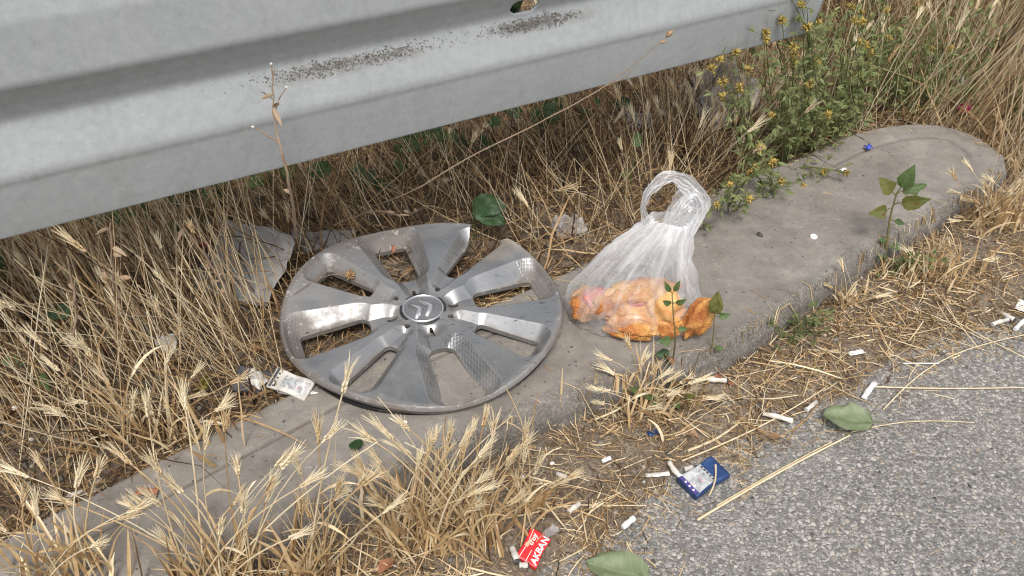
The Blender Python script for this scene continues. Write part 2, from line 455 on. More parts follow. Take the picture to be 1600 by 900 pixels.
def mat_cover():
    m = NT('silver_painted_plastic')
    v, u, w = m.vt()        # v: dirt, also darker to the top and left, 0..1, u: 1 where dimpled, w: beige scrape
    co = m.co()
    c = m.mix(m.ramp(m.noise(14, 4), [(.3, 0), (.7, 1)]), (.285, .289, .295), (.40, .40, .397))
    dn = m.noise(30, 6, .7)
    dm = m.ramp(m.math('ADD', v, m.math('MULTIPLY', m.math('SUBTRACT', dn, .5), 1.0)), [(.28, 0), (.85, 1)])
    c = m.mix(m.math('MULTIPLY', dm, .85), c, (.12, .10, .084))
    c = m.mix(m.math('MULTIPLY', w, m.ramp(m.noise(60, 5, .7), [(.3, .4), (.6, 1)])), c, (.33, .285, .235))
    lich = m.ramp(m.noise(110, 4, .7), [(.60, 0), (.70, .75)])
    c = m.mix(m.math('MULTIPLY', lich, m.ramp(v, [(.1, .12), (.6, 1)])), c, (.56, .53, .49))
    # black scuffs
    s1 = m.noise(10, 4, .6, m.n('Mapping', Vector=co, Rotation=(0, 0, .5), Scale=(5, 60, 5)).outputs[0])
    gate = m.ramp(m.noise(9, 2), [(.52, 0), (.60, 1)])
    c = m.mix(m.math('MULTIPLY', m.ramp(s1, [(.64, 0), (.66, .95)]), gate), c, (.022, .022, .024))
    s2 = m.noise(8, 3, .5, m.n('Mapping', Vector=co, Rotation=(0, 0, -.9), Scale=(4, 70, 4)).outputs[0])
    c = m.mix(m.ramp(s2, [(.70, 0), (.72, .4)]), c, (.64, .64, .64))
    # moulded dimples
    dv = m.n('TexVoronoi', {'feature': 'F1'}, Vector=co, Scale=250.0, Randomness=.15).outputs['Distance']
    h = m.math('ADD', m.math('MULTIPLY', m.math('MULTIPLY', dv, u), .7), m.math('MULTIPLY', m.noise(90, 5), .16))
    rough = m.math('ADD', m.math('MULTIPLY', dm, .4), m.ramp(m.noise(50, 4), [(.3, .22), (.7, .36)]), True)
    c = m.mix(m.math('MULTIPLY', u, m.ramp(dv, [(.1, .35), (.5, 0)])), c, (.20, .19, .18))
    metal = m.math('MULTIPLY', m.math('SUBTRACT', 1.0, m.math("MULTIPLY", dm, .8)), .85)
    return m.done(m.bsdf(c, rough, metal, m.bump(h, .5, .0022), .5))
M_cover = mat_cover()
M_chrome = simple('dull_chrome', (.60, .60, .61), (.7, .7, .7), 30, .22, .85, .1, .0005)
M_black = simple('black_plastic', (.012, .012, .013), (.022, .022, .022), 60, .5)

def mat_film(name, base_a, tint=(.92, .93, .95), fold=.5, rough=.28):
    m = NT(name)
    v, u, w = m.vt()        # v: extra layers of film, u: height, w: around
    fac = m.n('LayerWeight', Blend=.5).outputs['Facing']
    st = m.n('CombineXYZ', X=m.math('MULTIPLY', w, 26.0), Y=m.math('MULTIPLY', u, 2.2), Z=0.0).outputs[0]
    f = m.noise(1.0, 5, .6, st, .4)
    cr = m.noise(60, 4, .65, None, 1.0)
    a = m.math('ADD', base_a, m.math('MULTIPLY', m.math('POWER', fac, 2.0), .45))
    a = m.math('ADD', a, m.math('MULTIPLY', v, .5))
    a = m.math('ADD', a, m.math('MULTIPLY', m.ramp(f, [(.42, 0), (.62, 1)]), fold * .55))
    a = m.math('ADD', a, m.math('MULTIPLY', m.ramp(cr, [(.5, 0), (.7, 1)]), fold * .25), True)
    a = m.math('MULTIPLY', a, m.math('ADD', .55, m.math('MULTIPLY', u, .75)), True)
    nrm = m.bump(m.math('ADD', m.math('MULTIPLY', f, 1.2), m.math('MULTIPLY', cr, .5)), .6, .004)
    b = m.bsdf(tint, rough, 0, nrm, .6)
    t = m.n('BsdfTranslucent', Color=(*tint, 1), Normal=nrm).outputs[0]
    s = m.n('MixShader', i0=.4, i1=b, i2=t).outputs[0]
    tr = m.n('BsdfTransparent', Color=(.985, .985, .985, 1)).outputs[0]
    gl = m.n('BsdfGlossy', Color=(1, 1, 1, 1), Roughness=.15, Normal=nrm).outputs[0]
    tg = m.n('MixShader', i0=.07, i1=tr, i2=gl).outputs[0]
    return m.done(m.n('MixShader', i0=a, i1=tg, i2=s).outputs[0])
M_film = mat_film('clear_bag_film', .10, (.92, .93, .95), .46, .14)
M_film_h = mat_film('gathered_bag_film', .34, (.93, .935, .95), .5)
M_sheet = mat_film('dusty_grey_film', .62, (.42, .41, .39), .3, .5)
M_sheet2 = mat_film('crumpled_clear_wrapper', .40, (.60, .56, .54), .6, .3)

def mat_crust():
    m = NT('orange_brown_crust')
    n = m.noise(26, 5, .6, None, .5)
    c = m.ramp(n, [(.25, (.20, .06, .022)), (.40, (.40, .15, .045)), (.54, (.56, .28, .085)), (.68, (.66, .46, .22))])
    c = m.mix(m.ramp(m.noise(70, 5, .7), [(.54, 0), (.68, .75)]), c, (.20, .065, .025))
    return m.done(m.bsdf(c, .72, 0, m.bump(m.math('ADD', m.noise(60, 5, .7), m.math('MULTIPLY', m.noise(260, 4), .5)), .9, .006), .25))
M_crust = mat_crust()
M_meat = simple('pink_filling', (.30, .07, .06), (.52, .22, .18), 40, .45, 0, .5, .003)
M_crumb = simple('pale_bread_crumb', (.50, .22, .07), (.62, .38, .15), 50, .8, 0, .6, .003)
M_paper = simple('white_paper', (.56, .55, .53), (.72, .715, .70), 90, .7, 0, .25, .001)
M_paper_d = simple('dirty_white_paper', (.36, .34, .31), (.60, .58, .545), 50, .8, 0, .3, .001)
def mat_cig():
    m = NT('stained_cigarette_paper')
    c = m.mix(m.ramp(m.noise(70, 4), [(.38, 0), (.68, 1)]), (.60, .58, .545), (.45, .39, .30))
    c = m.mix(m.ramp(m.noise(240, 3), [(.62, 0), (.72, .6)]), c, (.25, .2, .15))
    return m.done(m.bsdf(c, .75, 0, m.bump(m.noise(300), .4, .0006), .3))
M_cig = mat_cig()
M_filter = simple('cigarette_filter_paper', (.60, .55, .47), (.72, .69, .63), 150, .8, 0, .3, .0005)
M_ash = simple('burnt_ash', (.02, .02, .02), (.09, .085, .08), 300, .95)
M_blue = simple('blue_printed_card', (.010, .032, .11), (.018, .055, .16), 45, .42, 0, .4, .0015)
M_purple = simple('violet_printed_card', (.04, .03, .15), (.07, .05, .2), 80, .4)
M_red = simple('red_printed_card', (.52, .012, .016), (.62, .022, .024), 60, .4, 0, .15, .0006)
M_white_ink = simple('white_ink', (.78, .77, .75), (.82, .81, .8), 90, .5)
M_navy = simple('dark_print', (.03, .03, .035), (.06, .06, .065), 80, .6)
M_bluefoil = simple('blue_foil', (.02, .04, .36), (.05, .09, .5), 150, .3, .3)
M_magenta = simple('magenta_plastic', (.22, .012, .055), (.32, .025, .08), 40, .4)
M_shell = simple('snail_shell', (.66, .62, .54), (.78, .75, .69), 90, .45)
M_smudge = None
def mat_smudge():
    m = NT('smudged_print')
    n = m.noise(95, 4, .6, None, 1.0)
    c = m.ramp(n, [(.34, (.16, .17, .18)), (.5, (.36, .37, .38)), (.66, (.58, .58, .58))])
    c = m.mix(m.ramp(m.noise(130, 2), [(.62, 0), (.68, .6)]), c, (.45, .22, .24))
    return m.done(m.bsdf(c, .45))
M_smudge = mat_smudge()

# ------------------------------------------------------------------ kerb outline and ground heights
KT = 0.07
W2 = lambda L, z=KT: np.array([at(x, y, z)[:2] for x, y in L])
K_BACK = W2([(0, 842), (200, 741), (400, 640), (560, 558), (880, 428), (1000, 362), (1080, 315), (1165, 276), (1253, 243), (1300, 219), (1345, 203), (1400, 192), (1450, 190), (1500, 197), (1540, 215), (1567, 243)])
K_FRONT = W2([(130, 960), (250, 905), (367, 856), (600, 742), (730, 686), (830, 640), (950, 597), (1060, 566), (1147, 535), (1232, 476), (1307, 424), (1367, 385), (1430, 348), (1495, 312), (1545, 285), (1571, 262)])
dK = norm(K_BACK[5] - K_BACK[1])
K_BACK = np.vstack([K_BACK[0] - dK * 1.2, K_BACK[0] - dK * .4, K_BACK])
dF = norm(K_FRONT[3] - K_FRONT[0])
K_FRONT = np.vstack([K_FRONT[0] - dF * 1.2, K_FRONT[0] - dF * .4, K_FRONT])

def resample(L, n):
    d = np.r_[0, np.cumsum(np.hypot(*np.diff(L, axis=0).T))]
    t = np.linspace(0, d[-1], n)
    return np.stack([np.interp(t, d, L[:, 0]), np.interp(t, d, L[:, 1])], 1)
def smooth2(L, k=3):
    for _ in range(k):
        L = np.vstack([L[:1], (L[:-2] + 2 * L[1:-1] + L[2:]) / 4, L[-1:]])
    return L
K_BACK = smooth2(resample(K_BACK, 400), 60)
K_FRONT = smooth2(resample(K_FRONT, 400), 60)
K_OUT = np.vstack([K_BACK[::4], K_FRONT[::-4]])
ROAD_EDGE = np.array([at(x, y, 0)[:2] for x, y in [(820, 1000), (985, 890), (1090, 812), (1240, 700), (1400, 612), (1600, 528), (1800, 452)]])
d0 = norm(ROAD_EDGE[1] - ROAD_EDGE[0]); d1 = norm(ROAD_EDGE[-1] - ROAD_EDGE[-2])
ROAD_EDGE = np.vstack([ROAD_EDGE[0] - d0 * 6, ROAD_EDGE, ROAD_EDGE[-1] + d1 * 20])
BACK_LINE = np.vstack([K_BACK[0] - dK * 5, K_BACK[0], K_BACK[200], K_BACK[330], K_BACK[330] + norm(K_BACK[330] - K_BACK[200]) * 20])

def soil_z(x, y):
    P = np.stack([np.ravel(x), np.ravel(y)], 1)
    db = poly_sdist(P, ROAD_EDGE); v = poly_sdist(P, BACK_LINE)
    n1 = vnoise(P[:, 0], P[:, 1], 9, 3); n2 = vnoise(P[:, 0] + 7, P[:, 1], 40, 2)
    db2 = db + n1 * .03
    front = -.010 + .034 * sst(-.01, .16, db2) + .004 * n2
    back = .052 + .012 * n1 + .004 * n2 + .03 * np.clip(v, 0, 2)
    z = front + (back - front) * sst(-.10, .0, v)
    return z.reshape(np.shape(x))

def kerb_in(x, y):
    return in_poly(np.stack([np.ravel(x), np.ravel(y)], 1), K_OUT).reshape(np.shape(x))

def gz(x, y):
    z = np.maximum(soil_z(np.atleast_1d(x), np.atleast_1d(y)), 0.0)
    return np.where(kerb_in(np.atleast_1d(x), np.atleast_1d(y)), KT, z)

def atg(px, py, lift=0.0):
    z = .03
    for _ in range(8):
        p = at(px, py, z + lift)
        z = .5 * z + .5 * float(gz(p[0], p[1])[0])
    z = float(gz(p[0], p[1])[0])
    return np.array([p[0], p[1], z + lift])

# ------------------------------------------------------------------ road, soil, kerb
mb = MB()
gx = np.r_[-60, -20, -6, -2, np.linspace(-1.2, 2.4, 30), 4, 8, 20, 60]
gy = np.r_[-60, -20, -6, -1, np.linspace(0.2, 2.6, 24), 4, 8, 20, 60]
X, Y = np.meshgrid(gx, gy, indexing='ij')
add_grid(mb, np.stack([X, Y, np.zeros_like(X)], -1))
tag(mb.build('road', M_asphalt), kind='structure')

u_ax = np.r_[np.linspace(-3, -1.3, 12)[:-1], np.linspace(-1.3, 2.6, 400), np.linspace(2.6, 30, 40)[1:]]
v_ax = np.r_[np.linspace(-.75, .9, 190), np.linspace(.9, 3, 60)[1:], np.linspace(3, 40, 30)[1:]]
U, V = np.meshgrid(u_ax, v_ax, indexing='ij')
kd = norm(K_BACK[330] - K_BACK[120]); kn = np.array([-kd[1], kd[0]]); ko = K_BACK[200]
XX = ko[0] + kd[0] * (U - 0.3) + kn[0] * V; YY = ko[1] + kd[1] * (U - 0.3) + kn[1] * V
ZZ = soil_z(XX, YY)
mb = MB(); add_grid(mb, np.stack([XX, YY, ZZ], -1)[:, ::-1][::-1])
tag(mb.build('soil', M_soil), kind='structure')

# kerb: top sheet with rounded worn edges, faces running down into the dirt
tt = np.r_[np.linspace(0, .06, 8)[:-1], np.linspace(.06, .9, 54), np.linspace(.9, 1, 14)[1:]]
nS = 620
B = resample(K_BACK, nS); Fr = resample(K_FRONT, nS)
G = B[:, None] * (1 - tt[None, :, None]) + Fr[:, None] * tt[None, :, None]
flat = G.reshape(-1, 2)
dB = np.abs(poly_sdist(flat, K_BACK[::2])); dFt = np.abs(poly_sdist(flat, K_FRONT[::2]))
wear = vnoise(flat[:, 0], flat[:, 1], 22, 4)
rf = .013 + .010 * wear
def roundoff(d, r):
    k = np.clip(1 - d / np.maximum(r, .003), 0, 1)
    return r * (1 - np.sqrt(np.maximum(1 - k * k, 0)))
z = KT - roundoff(dFt, rf) - roundoff(dB, np.full(len(dB), .008)) + .0012 * vnoise(flat[:, 0], flat[:, 1], 14, 3)
chip = np.clip(vnoise(flat[:, 0] + 3, flat[:, 1], 34, 3) - .1, 0, 1) * np.clip(1 - dFt / .03, 0, 1) * .02
z -= chip
gpos = .058 + .002 * vnoise(flat[:, 0], flat[:, 1] * 0, 3, 2)
grv = np.clip(1 - np.abs(dB - gpos) / .0035, 0, 1) * (dFt > .06)
z -= grv * .0032
vt = np.stack([np.clip(1 - dFt / .045, 0, 1), grv, 0 * grv], -1)
G3 = np.concatenate([G, z.reshape(G.shape[:2])[..., None]], -1)
nB = norm(np.c_[-np.gradient(B[:, 1]), np.gradient(B[:, 0])]); nF = -norm(np.c_[-np.gradient(Fr[:, 1]), np.gradient(Fr[:, 0])])
rows = []; vts = []
vtg = vt.reshape(*G.shape[:2], 3)
def wall(E, nrm, e3, depths):
    out = []
    for dz in depths:
        w = vnoise(e3[:, 0] * 1.0 + dz * 9, e3[:, 1], 45, 3) * .0035
        off = .004 + .02 * dz + w
        out.append(np.stack([E[:, 0] + nrm[:, 0] * off, E[:, 1] + nrm[:, 1] * off, e3[:, 2] - dz], -1))
    return out
for g in wall(B, nB, G3[:, 0], (.10, .02, .008)): rows.append(g[:, None]); vts.append(np.tile([.3, 0, 0], (nS, 1, 1)))
rows.append(G3); vts.append(vtg)
for g in wall(Fr, nF, G3[:, -1], (.006, .014, .022, .03, .045, .10)): rows.append(g[:, None]); vts.append(np.tile([1.0, 0, 0], (nS, 1, 1)))
mb = MB(); GA = np.concatenate(rows, 1); VA = np.concatenate(vts, 1)
add_grid(mb, GA[:, ::-1], VA[:, ::-1])
kerb = mb.build('kerb', M_conc)
tag(kerb, kind='structure')

# ------------------------------------------------------------------ guardrail
RP0 = np.array([-.56, .813, .3005]); ra = R_(59.85)
rd = np.array([math.sin(ra), math.cos(ra), 0]); rn = np.array([math.cos(ra), -math.sin(ra), 0])
prof_k = np.array([(.029, .0225), (.033, .0192), (.037, .037), (.0425, .066), (.0458, .0845), (.0478, .0895), (.0482, .0965), (.0465, .104), (.042, .121), (.0375, .138), (.0355, .1465),
                   (.0368, .152), (.044, .166), (.0545, .1825), (.0588, .188), (.0608, .1935), (.064, .250), (.061, .275), (.05, .300), (.02, .325), (.0, .34), (-.004, .338)])
def smooth_prof(P, n=200):
    P = resample(P, n)
    return smooth2(P, 2)
prof = smooth_prof(prof_k)
ls = np.linspace(-1.2, 1.175, 420)
HS, HH = 0.70, .159     # slot centre
# slotted hole: found where the sight line at the top of the picture meets the valley
def slot_s():
    best = None
    for s in np.linspace(.2, 1.6, 1400):
        q = proj(RP0 + rd * s + rn * .037 + np.array([0, 0, HH]))
        e = abs(q[0] - 818)
        if best is None or e < best[0]: best = (e, s)
    return best[1]
HS = slot_s()
hh_px = proj(RP0 + rd * HS + rn * .037 + np.array([0, 0, HH]))[1]
ls = np.unique(np.r_[ls, np.linspace(HS - .022, HS + .022, 61)])
Gp = RP0 + ls[:, None, None] * rd + prof[None, :, 0, None] * rn + prof[None, :, 1, None] * np.array([0, 0, 1.0])
dent = vnoise(ls[:, None] * np.ones((1, len(prof))), prof[None, :, 1] * 3 + 0 * ls[:, None], 2.2, 2) * .0022
Gp = Gp + dent[..., None] * rn
dirt = np.exp(-((prof[:, 1] - .131) / .011) ** 2) * (prof[:, 1] < .146)
lump = np.clip(.15 + .35 * vnoise(ls, ls * 0 + 2.2, 7, 3) + sum(np.exp(-((ls - c_) / w_) ** 2) for c_, w_ in ((.345, .035), (.375, .04), (.435, .045), (.455, .035), (.665, .05), (.70, .05))), 0, 1)
vt = np.zeros(Gp.shape); vt[..., 0] = dirt[None] * lump[:, None]; vt[..., 1] = prof[None, :, 1] / .34
F = grid_faces(len(ls), len(prof))
cs = (ls[F[:, 0] // len(prof)] + ls[F[:, 2] // len(prof)]) / 2; ch = (prof[F[:, 0] % len(prof), 1] + prof[F[:, 2] % len(prof), 1]) / 2
du = np.abs(cs - HS) - .011; dv_ = np.abs(ch - HH)
hole = np.hypot(np.maximum(du, 0), dv_) < .0095
rail_t = thing('guardrail', RP0 - np.array([0, 0, .3]) + rd * 0, 'galvanised steel crash barrier rail running above the dry grass', 'guardrail')
mb = MB(); mb.add(Gp.reshape(-1, 3), F[~hole], None, vt.reshape(-1, 3))
rail = mb.build('rail', M_galv, rail_t, rail_t.location)
so = rail.modifiers.new('thick', 'SOLIDIFY'); so.thickness = .0035; so.offset = 1
bpy.context.view_layer.update()
# post behind the rail
def box_pts(c, ax, ay, az):
    c = np.asarray(c, float); V = []
    for k in (-1, 1):
        for a, b in ((-1, -1), (1, -1), (1, 1), (-1, 1)): V.append(c + a * ax + b * ay + k * az)
    return np.array(V)
BOXF = np.array([[3, 2, 1, 0], [4, 5, 6, 7], [0, 1, 5, 4], [1, 2, 6, 5], [2, 3, 7, 6], [3, 0, 4, 7]])
mb = MB(); pc = RP0 - rd * .55 - rn * .075; pc[2] = .28
for off, ax, ay in ((0, .022, .002), (-.020, .002, .04), (.020, .002, .04)):
    mb.add(box_pts(pc + rd * off - rn * (0 if ax > .01 else .022), rd * ax, rn * ay, np.array([0, 0, .36])), BOXF)
post = mb.build('post', M_post, rail_t, rail_t.location, smooth=False)
# crumbs of dirt lying in the valley of the rail
def pebbles(mb, C, rad, var, flat=.6, mi=0):
    ico = np.array([(0, 0, 1), (.894, 0, .447), (.276, .851, .447), (-.724, .526, .447), (-.724, -.526, .447), (.276, -.851, .447),
                    (.724, .526, -.447), (-.276, .851, -.447), (-.894, 0, -.447), (-.276, -.851, -.447), (.724, -.526, -.447), (0, 0, -1)])
    tri = np.array([(0, 1, 2), (0, 2, 3), (0, 3, 4), (0, 4, 5), (0, 5, 1), (1, 6, 2), (2, 7, 3), (3, 8, 4), (4, 9, 5), (5, 10, 1), (2, 6, 7), (3, 7, 8), (4, 8, 9), (5, 9, 10), (1, 10, 6), (6, 11, 7), (7, 11, 8), (8, 11, 9), (9, 11, 10), (10, 11, 6)])
    N = len(C); a = RS.rand(N) * 6.28; ca, sa = np.cos(a)[:, None], np.sin(a)[:, None]
    S = ico[None] * (1 + .28 * RS.normal(size=(N, 12, 1)))
    S = S * np.stack([1 + .3 * RS.rand(N), .75 + .3 * RS.rand(N), flat * (.8 + .4 * RS.rand(N))], -1)[:, None]
    Xr = S[..., 0] * ca - S[..., 1] * sa; Yr = S[..., 0] * sa + S[..., 1] * ca
    V = np.stack([Xr, Yr, S[..., 2]], -1) * np.asarray(rad)[:, None, None] + C[:, None]
    F = (np.arange(N)[:, None, None] * 12 + tri[None]).reshape(-1, 3)
    vt = np.zeros((N, 12, 3)); vt[..., 0] = np.asarray(var)[:, None]
    mb.add(V.reshape(-1, 3), None, F, vt.reshape(-1, 3), mi)
mb = MB()
sc_, oc_, wid_ = [], [], []
for px, n in ((472, 160), (505, 420), (522, 200), (592, 420), (615, 180), (680, 40), (800, 300), (835, 480), (860, 160), (390, 40)):
    for s in np.linspace(0, 1.6, 800):
        if proj(RP0 + rd * s + rn * .040 + np.array([0, 0, .131]))[0] > px: break
    sc_ += list(s + RS.normal(size=n) * .026); oc_ += list(.027 + RS.normal(size=n) * .0045)
sc_ = np.array(sc_); hc = .134 + np.clip(np.array(oc_) - .027, -.011, .011) * .95
oc_ = np.interp(hc, [.104, .121, .138, .1465], [.0465, .042, .0375, .0355]) + .0008
pebbles(mb, RP0 + sc_[:, None] * rd + oc_[:, None] * rn + np.stack([0 * hc, 0 * hc, hc + .001], -1), .00035 + .0009 * RS.rand(len(hc)) ** 2.5, RS.rand(len(hc)), .6)
tag(mb.build('dirt_crumbs', M_dirt, rail_t, rail_t.location), kind='stuff')

# ------------------------------------------------------------------ wheel cover
HC = np.array([-.1212, .9592, .1035]); HR = .1917
hn = norm(np.array([.020, -.043, 1.0])); hx = norm(np.cross([0, 1, 0], hn)); hy = np.cross(hn, hx)
def sd_capsule_taper(u, w, u0, u1, w0, w1):
    """rounded wedge along u from u0 (half width w0) to u1 (half width w1)"""
    t = np.clip((u - u0) / (u1 - u0), 0, 1)
    hw = w0 + (w1 - w0) * t
    qx = np.maximum(np.maximum(u0 + w0 * .75 - u, u - (u1 - .03)), 0); qy = np.maximum(np.abs(w) - hw + w0 * .75 * (u < (u0 + u1) / 2) + .03 * (u >= (u0 + u1) / 2), -9)
    rr = np.where(u < (u0 + u1) / 2, w0 * .75, .03)
    inside = np.minimum(np.maximum(np.maximum(u0 + w0 * .75 - u, u - (u1 - .03)), qy), 0)
    return np.hypot(qx, np.maximum(qy, 0)) + inside - rr
def cover_fields(x, y):
    r = np.hypot(x, y); th = np.degrees(np.arctan2(y, x))
    dA = np.full(r.shape, 9.0); dBn = dA.copy(); dh = dA.copy(); cA = dA.copy(); cB_ = dA.copy(); sA = np.zeros(r.shape)
    for k in range(4):
        a = R_(20.8 + 90 * k); u = x * math.cos(a) + y * math.sin(a); w = -x * math.sin(a) + y * math.cos(a)
        w2 = w - .05 * (u - .4)
        d = sd_capsule_taper(u, w2, .385, .87, .092, .122)
        sA = np.where(d < dA, np.sign(w2), sA); dA = np.minimum(dA, d)
        cA = np.minimum(cA, sd_capsule_taper(u, w2, .185, .87, .022, .122))
        dh = np.minimum(dh, np.hypot(np.maximum(np.abs(u - .225) - .026, 0), w) - .013)
        a = R_(65.6 + 90 * k); u = x * math.cos(a) + y * math.sin(a); w = -x * math.sin(a) + y * math.cos(a)
        w2 = w + .06 * (u - .45)
        dBn = np.minimum(dBn, sd_capsule_taper(u, w2, .42, .87, .048, .092))
        cB_ = np.minimum(cB_, sd_capsule_taper(u, w2, .27, .87, .016, .092))
        dh = np.minimum(dh, np.hypot(u - .222, w) - .021)
    # piece broken out of the rim
    jag = 1.6 * vnoise(r * 3, th * 0, 9, 2)
    lo = np.interp(r, [.5, .62, .82, 1.02], [60.5, 57.5, 57.2, 52.6]) + jag; hi = np.interp(r, [.5, .7, .8, 1.02], [69, 69.5, 69.5, 72.5]) + jag * .5
    dn = np.maximum(np.maximum(lo - th, th - hi) * np.pi / 180 * r, .60 - r)
    cover_fields.ch = (np.minimum(cA, dA), np.minimum(cB_, dBn))
    return r, th, dA, dBn, dh, dn, sA
def cover_sdf(x, y):
    r, th, dA, dBn, dh, dn, sA = cover_fields(x, y)
    return np.minimum(np.minimum(dA, dBn), np.minimum(dh, dn))
def cover_z(x, y):
    r, th, dA, dBn, dh, dn, sA = cover_fields(x, y)
    z = -.022 * (1 - (r / .97) ** 2) - .012
    wA = .05 + .085 * r; wB = .035 + .06 * r
    z = z + .030 * r * np.sin(np.radians(4 * (th - 43.2)))           # the paddles are twisted in pairs
    cA, cB_ = cover_fields.ch
    ra_ = np.clip(1 - cA / wA, 0, 1); rb = np.clip(1 - cB_ / wB, 0, 1)
    rimk = 1 - sst(.945, .99, r)
    cut = np.maximum(ra_ * (.030 + .105 * r) * sst(.15, .24, r), rb * (.025 + .095 * r) * sst(.17, .27, r))
    z = z - cut * (.12 + .88 * rimk)
    z = z - .030 * sst(.30, .17, r)                                # bowl round the centre cap
    z = z - .030 * np.clip((r - .978) / .022, 0, 1) ** 2             # rim rolls over
    # broken corner is bent down a little
    bent = sst(48, 60, th) * (th < 62) * sst(.55, .95, r)
    z = z - .03 * bent
    return z
nth, nr = 760, 118
rr = np.concatenate([np.linspace(.138, .32, 26)[:-1], np.linspace(.32, .9, 62)[:-1], np.linspace(.9, 1.0, 31)])
ta = np.linspace(0, 2 * np.pi, nth, endpoint=False)
Rg, Tg = np.meshgrid(rr, ta, indexing='ij')
x0 = Rg * np.cos(Tg); y0 = Rg * np.sin(Tg)
sdv = cover_sdf(x0, y0)
Fc = grid_faces(len(rr), nth, True)
keep = sdv.ravel()[Fc].mean(1) > 0
used = np.zeros(x0.size, bool); used[Fc[keep].ravel()] = True
drop = np.zeros(x0.size, bool); drop[Fc[~keep].ravel()] = True
bnd = used & drop
xf, yf = x0.ravel().copy(), y0.ravel().copy()
for _ in range(5):
    xb, yb = xf[bnd], yf[bnd]; s0 = cover_sdf(xb, yb); e = 1e-4
    gx_ = (cover_sdf(xb + e, yb) - s0) / e; gy_ = (cover_sdf(xb, yb + e) - s0) / e
    gg = np.maximum(gx_ ** 2 + gy_ ** 2, .3); st_ = np.clip(s0 / gg, -.012, .012)
    xf[bnd] -= st_ * gx_ * .9; yf[bnd] -= st_ * gy_ * .9
zf = cover_z(xf, yf)
r, th, dA, dBn, dh, dn, sA = cover_fields(xf, yf)
dim = np.clip(1 - dA / (.05 + .085 * r), 0, 1) > .04
dimp = dim * (((np.abs(th - 111) < 32) & (sA < 0)) | (np.abs(th + 69) < 34) | (r > .85)) * sst(1.0, .97, r) * 1.0
dirt_tone = .22 + .5 * np.clip(1 - np.minimum(dA, dBn) / .03, 0, 1) * sst(.3, .6, r) + .75 * np.clip(1 - dA / .14, 0, 1) * sst(.72, .9, r) + .45 * sst(.93, .99, r) + .25 * np.clip(yf, 0, 1) * r
dirt_tone += .12 * sst(.2, -.3, xf) + .22 * (sst(100, 170, np.abs(th)) * r) + .25 * vnoise(xf + 4, yf, 2.6, 3)  # tone also deepens towards the left, as it does towards the top
scrape = sst(40, 50, th) * (th < 62) * sst(.5, .75, r) * (dA > .1) + .35 * np.clip(1 - dh / .04, 0, 1)
def cover_world(x, y, z):
    return HC + HR * (x[..., None] * hx + y[..., None] * hy + z[..., None] * hn)
cov = thing('wheel_cover', HC - hn * .02, 'broken silver plastic wheel cover lying flat across the kerb', 'wheel cover')
mb = MB()
vtc = np.stack([np.clip(dirt_tone, 0, 1), dimp, np.clip(scrape, 0, 1)], -1)
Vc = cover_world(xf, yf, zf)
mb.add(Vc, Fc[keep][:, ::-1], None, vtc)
# walls round every opening and round the rim
ed = np.concatenate([Fc[keep][:, [0, 1]], Fc[keep][:, [1, 2]], Fc[keep][:, [2, 3]], Fc[keep][:, [3, 0]]])
key = np.sort(ed, 1); _, idx, cnt = np.unique(key[:, 0] * 10 ** 7 + key[:, 1], return_index=True, return_counts=True)
be = ed[idx[cnt == 1]]
def sk(vi, k):
    base = Vc[vi]; rads = r[vi]
    dep = np.where(rads > .995, .045, np.where(rads < .3, .03, .035))
    inw = np.where(rads > .995, .022, 0.0)
    rv = np.stack([xf[vi], yf[vi]], -1); rv = rv / np.maximum(np.linalg.norm(rv, axis=1, keepdims=True), 1e-6)
    return base - HR * k * dep[:, None] * hn - HR * k * inw[:, None] * (rv[:, :1] * hx + rv[:, 1:] * hy)
ne = len(be)
VV = np.concatenate([Vc[be[:, 0]], Vc[be[:, 1]], sk(be[:, 1], 1.0), sk(be[:, 0], 1.0)])
qi = np.arange(ne)
tv = np.concatenate([vtc[be[:, 0]], vtc[be[:, 1]], vtc[be[:, 1]], vtc[be[:, 0]]]); tv[:, 1] = 0
mb.add(VV, np.stack([qi, qi + ne, qi + 2 * ne, qi + 3 * ne], -1), None, tv)
shell = mb.build('disc', M_cover, cov, cov.location)
# inner clip ring seen as a dark band below the rim
mb = MB()
a_ = np.linspace(0, 2 * np.pi, 160, endpoint=False); ok_ = ~((np.degrees(a_) > 54) & (np.degrees(a_) < 72))
rows_ = []
for rad_, zz_ in ((.955, -.118), (.95, -.142), (.925, -.142), (.925, -.118)):
    rows_.append(cover_world(rad_ * np.cos(a_), rad_ * np.sin(a_), np.full(160, zz_)))
Fq = grid_faces(4, 160, True); mb.add(np.concatenate(rows_), Fq[np.tile(ok_, 3)])
mb.build('clip_ring', M_black, cov, cov.location)
# centre cap with a rim ring and two raised chevrons
def lathe(mb, prof_rz, n=64, vt=None):
    a = np.linspace(0, 2 * np.pi, n, endpoint=False)
    G = np.stack([cover_world(p[0] * np.cos(a), p[0] * np.sin(a), np.full(n, p[1])) for p in prof_rz])
    add_grid(mb, G[:, ::-1], vt, 0, True)
zc = -.004 + .012
capz = float(cover_z(np.array([.139]), np.array([0.0]))[0])
mb = MB(); lathe(mb, [(.168, capz - .010), (.166, capz + .0035), (.152, capz + .0035), (.150, capz - .012)])
mb.build('cap_gap_shade', M_black, cov, cov.location)  # raised black ring stands in for the shade in the gap round the cap
mb = MB(); lathe(mb, [(.150, capz - .012), (.150, capz + .004), (.146, capz + .010), (.139, capz + .011), (.134, capz + .005), (.130, capz + .004), (.06, capz + .009), (.0005, capz + .010)])
cap = mb.build('centre_cap', M_cover, cov, cov.location)
mb = MB(); lathe(mb, [(.146, capz + .0098), (.1445, capz + .0135), (.1385, capz + .0135), (.1365, capz + .0085)])
mb.build('cap_ring', M_chrome, cap, cov.location)
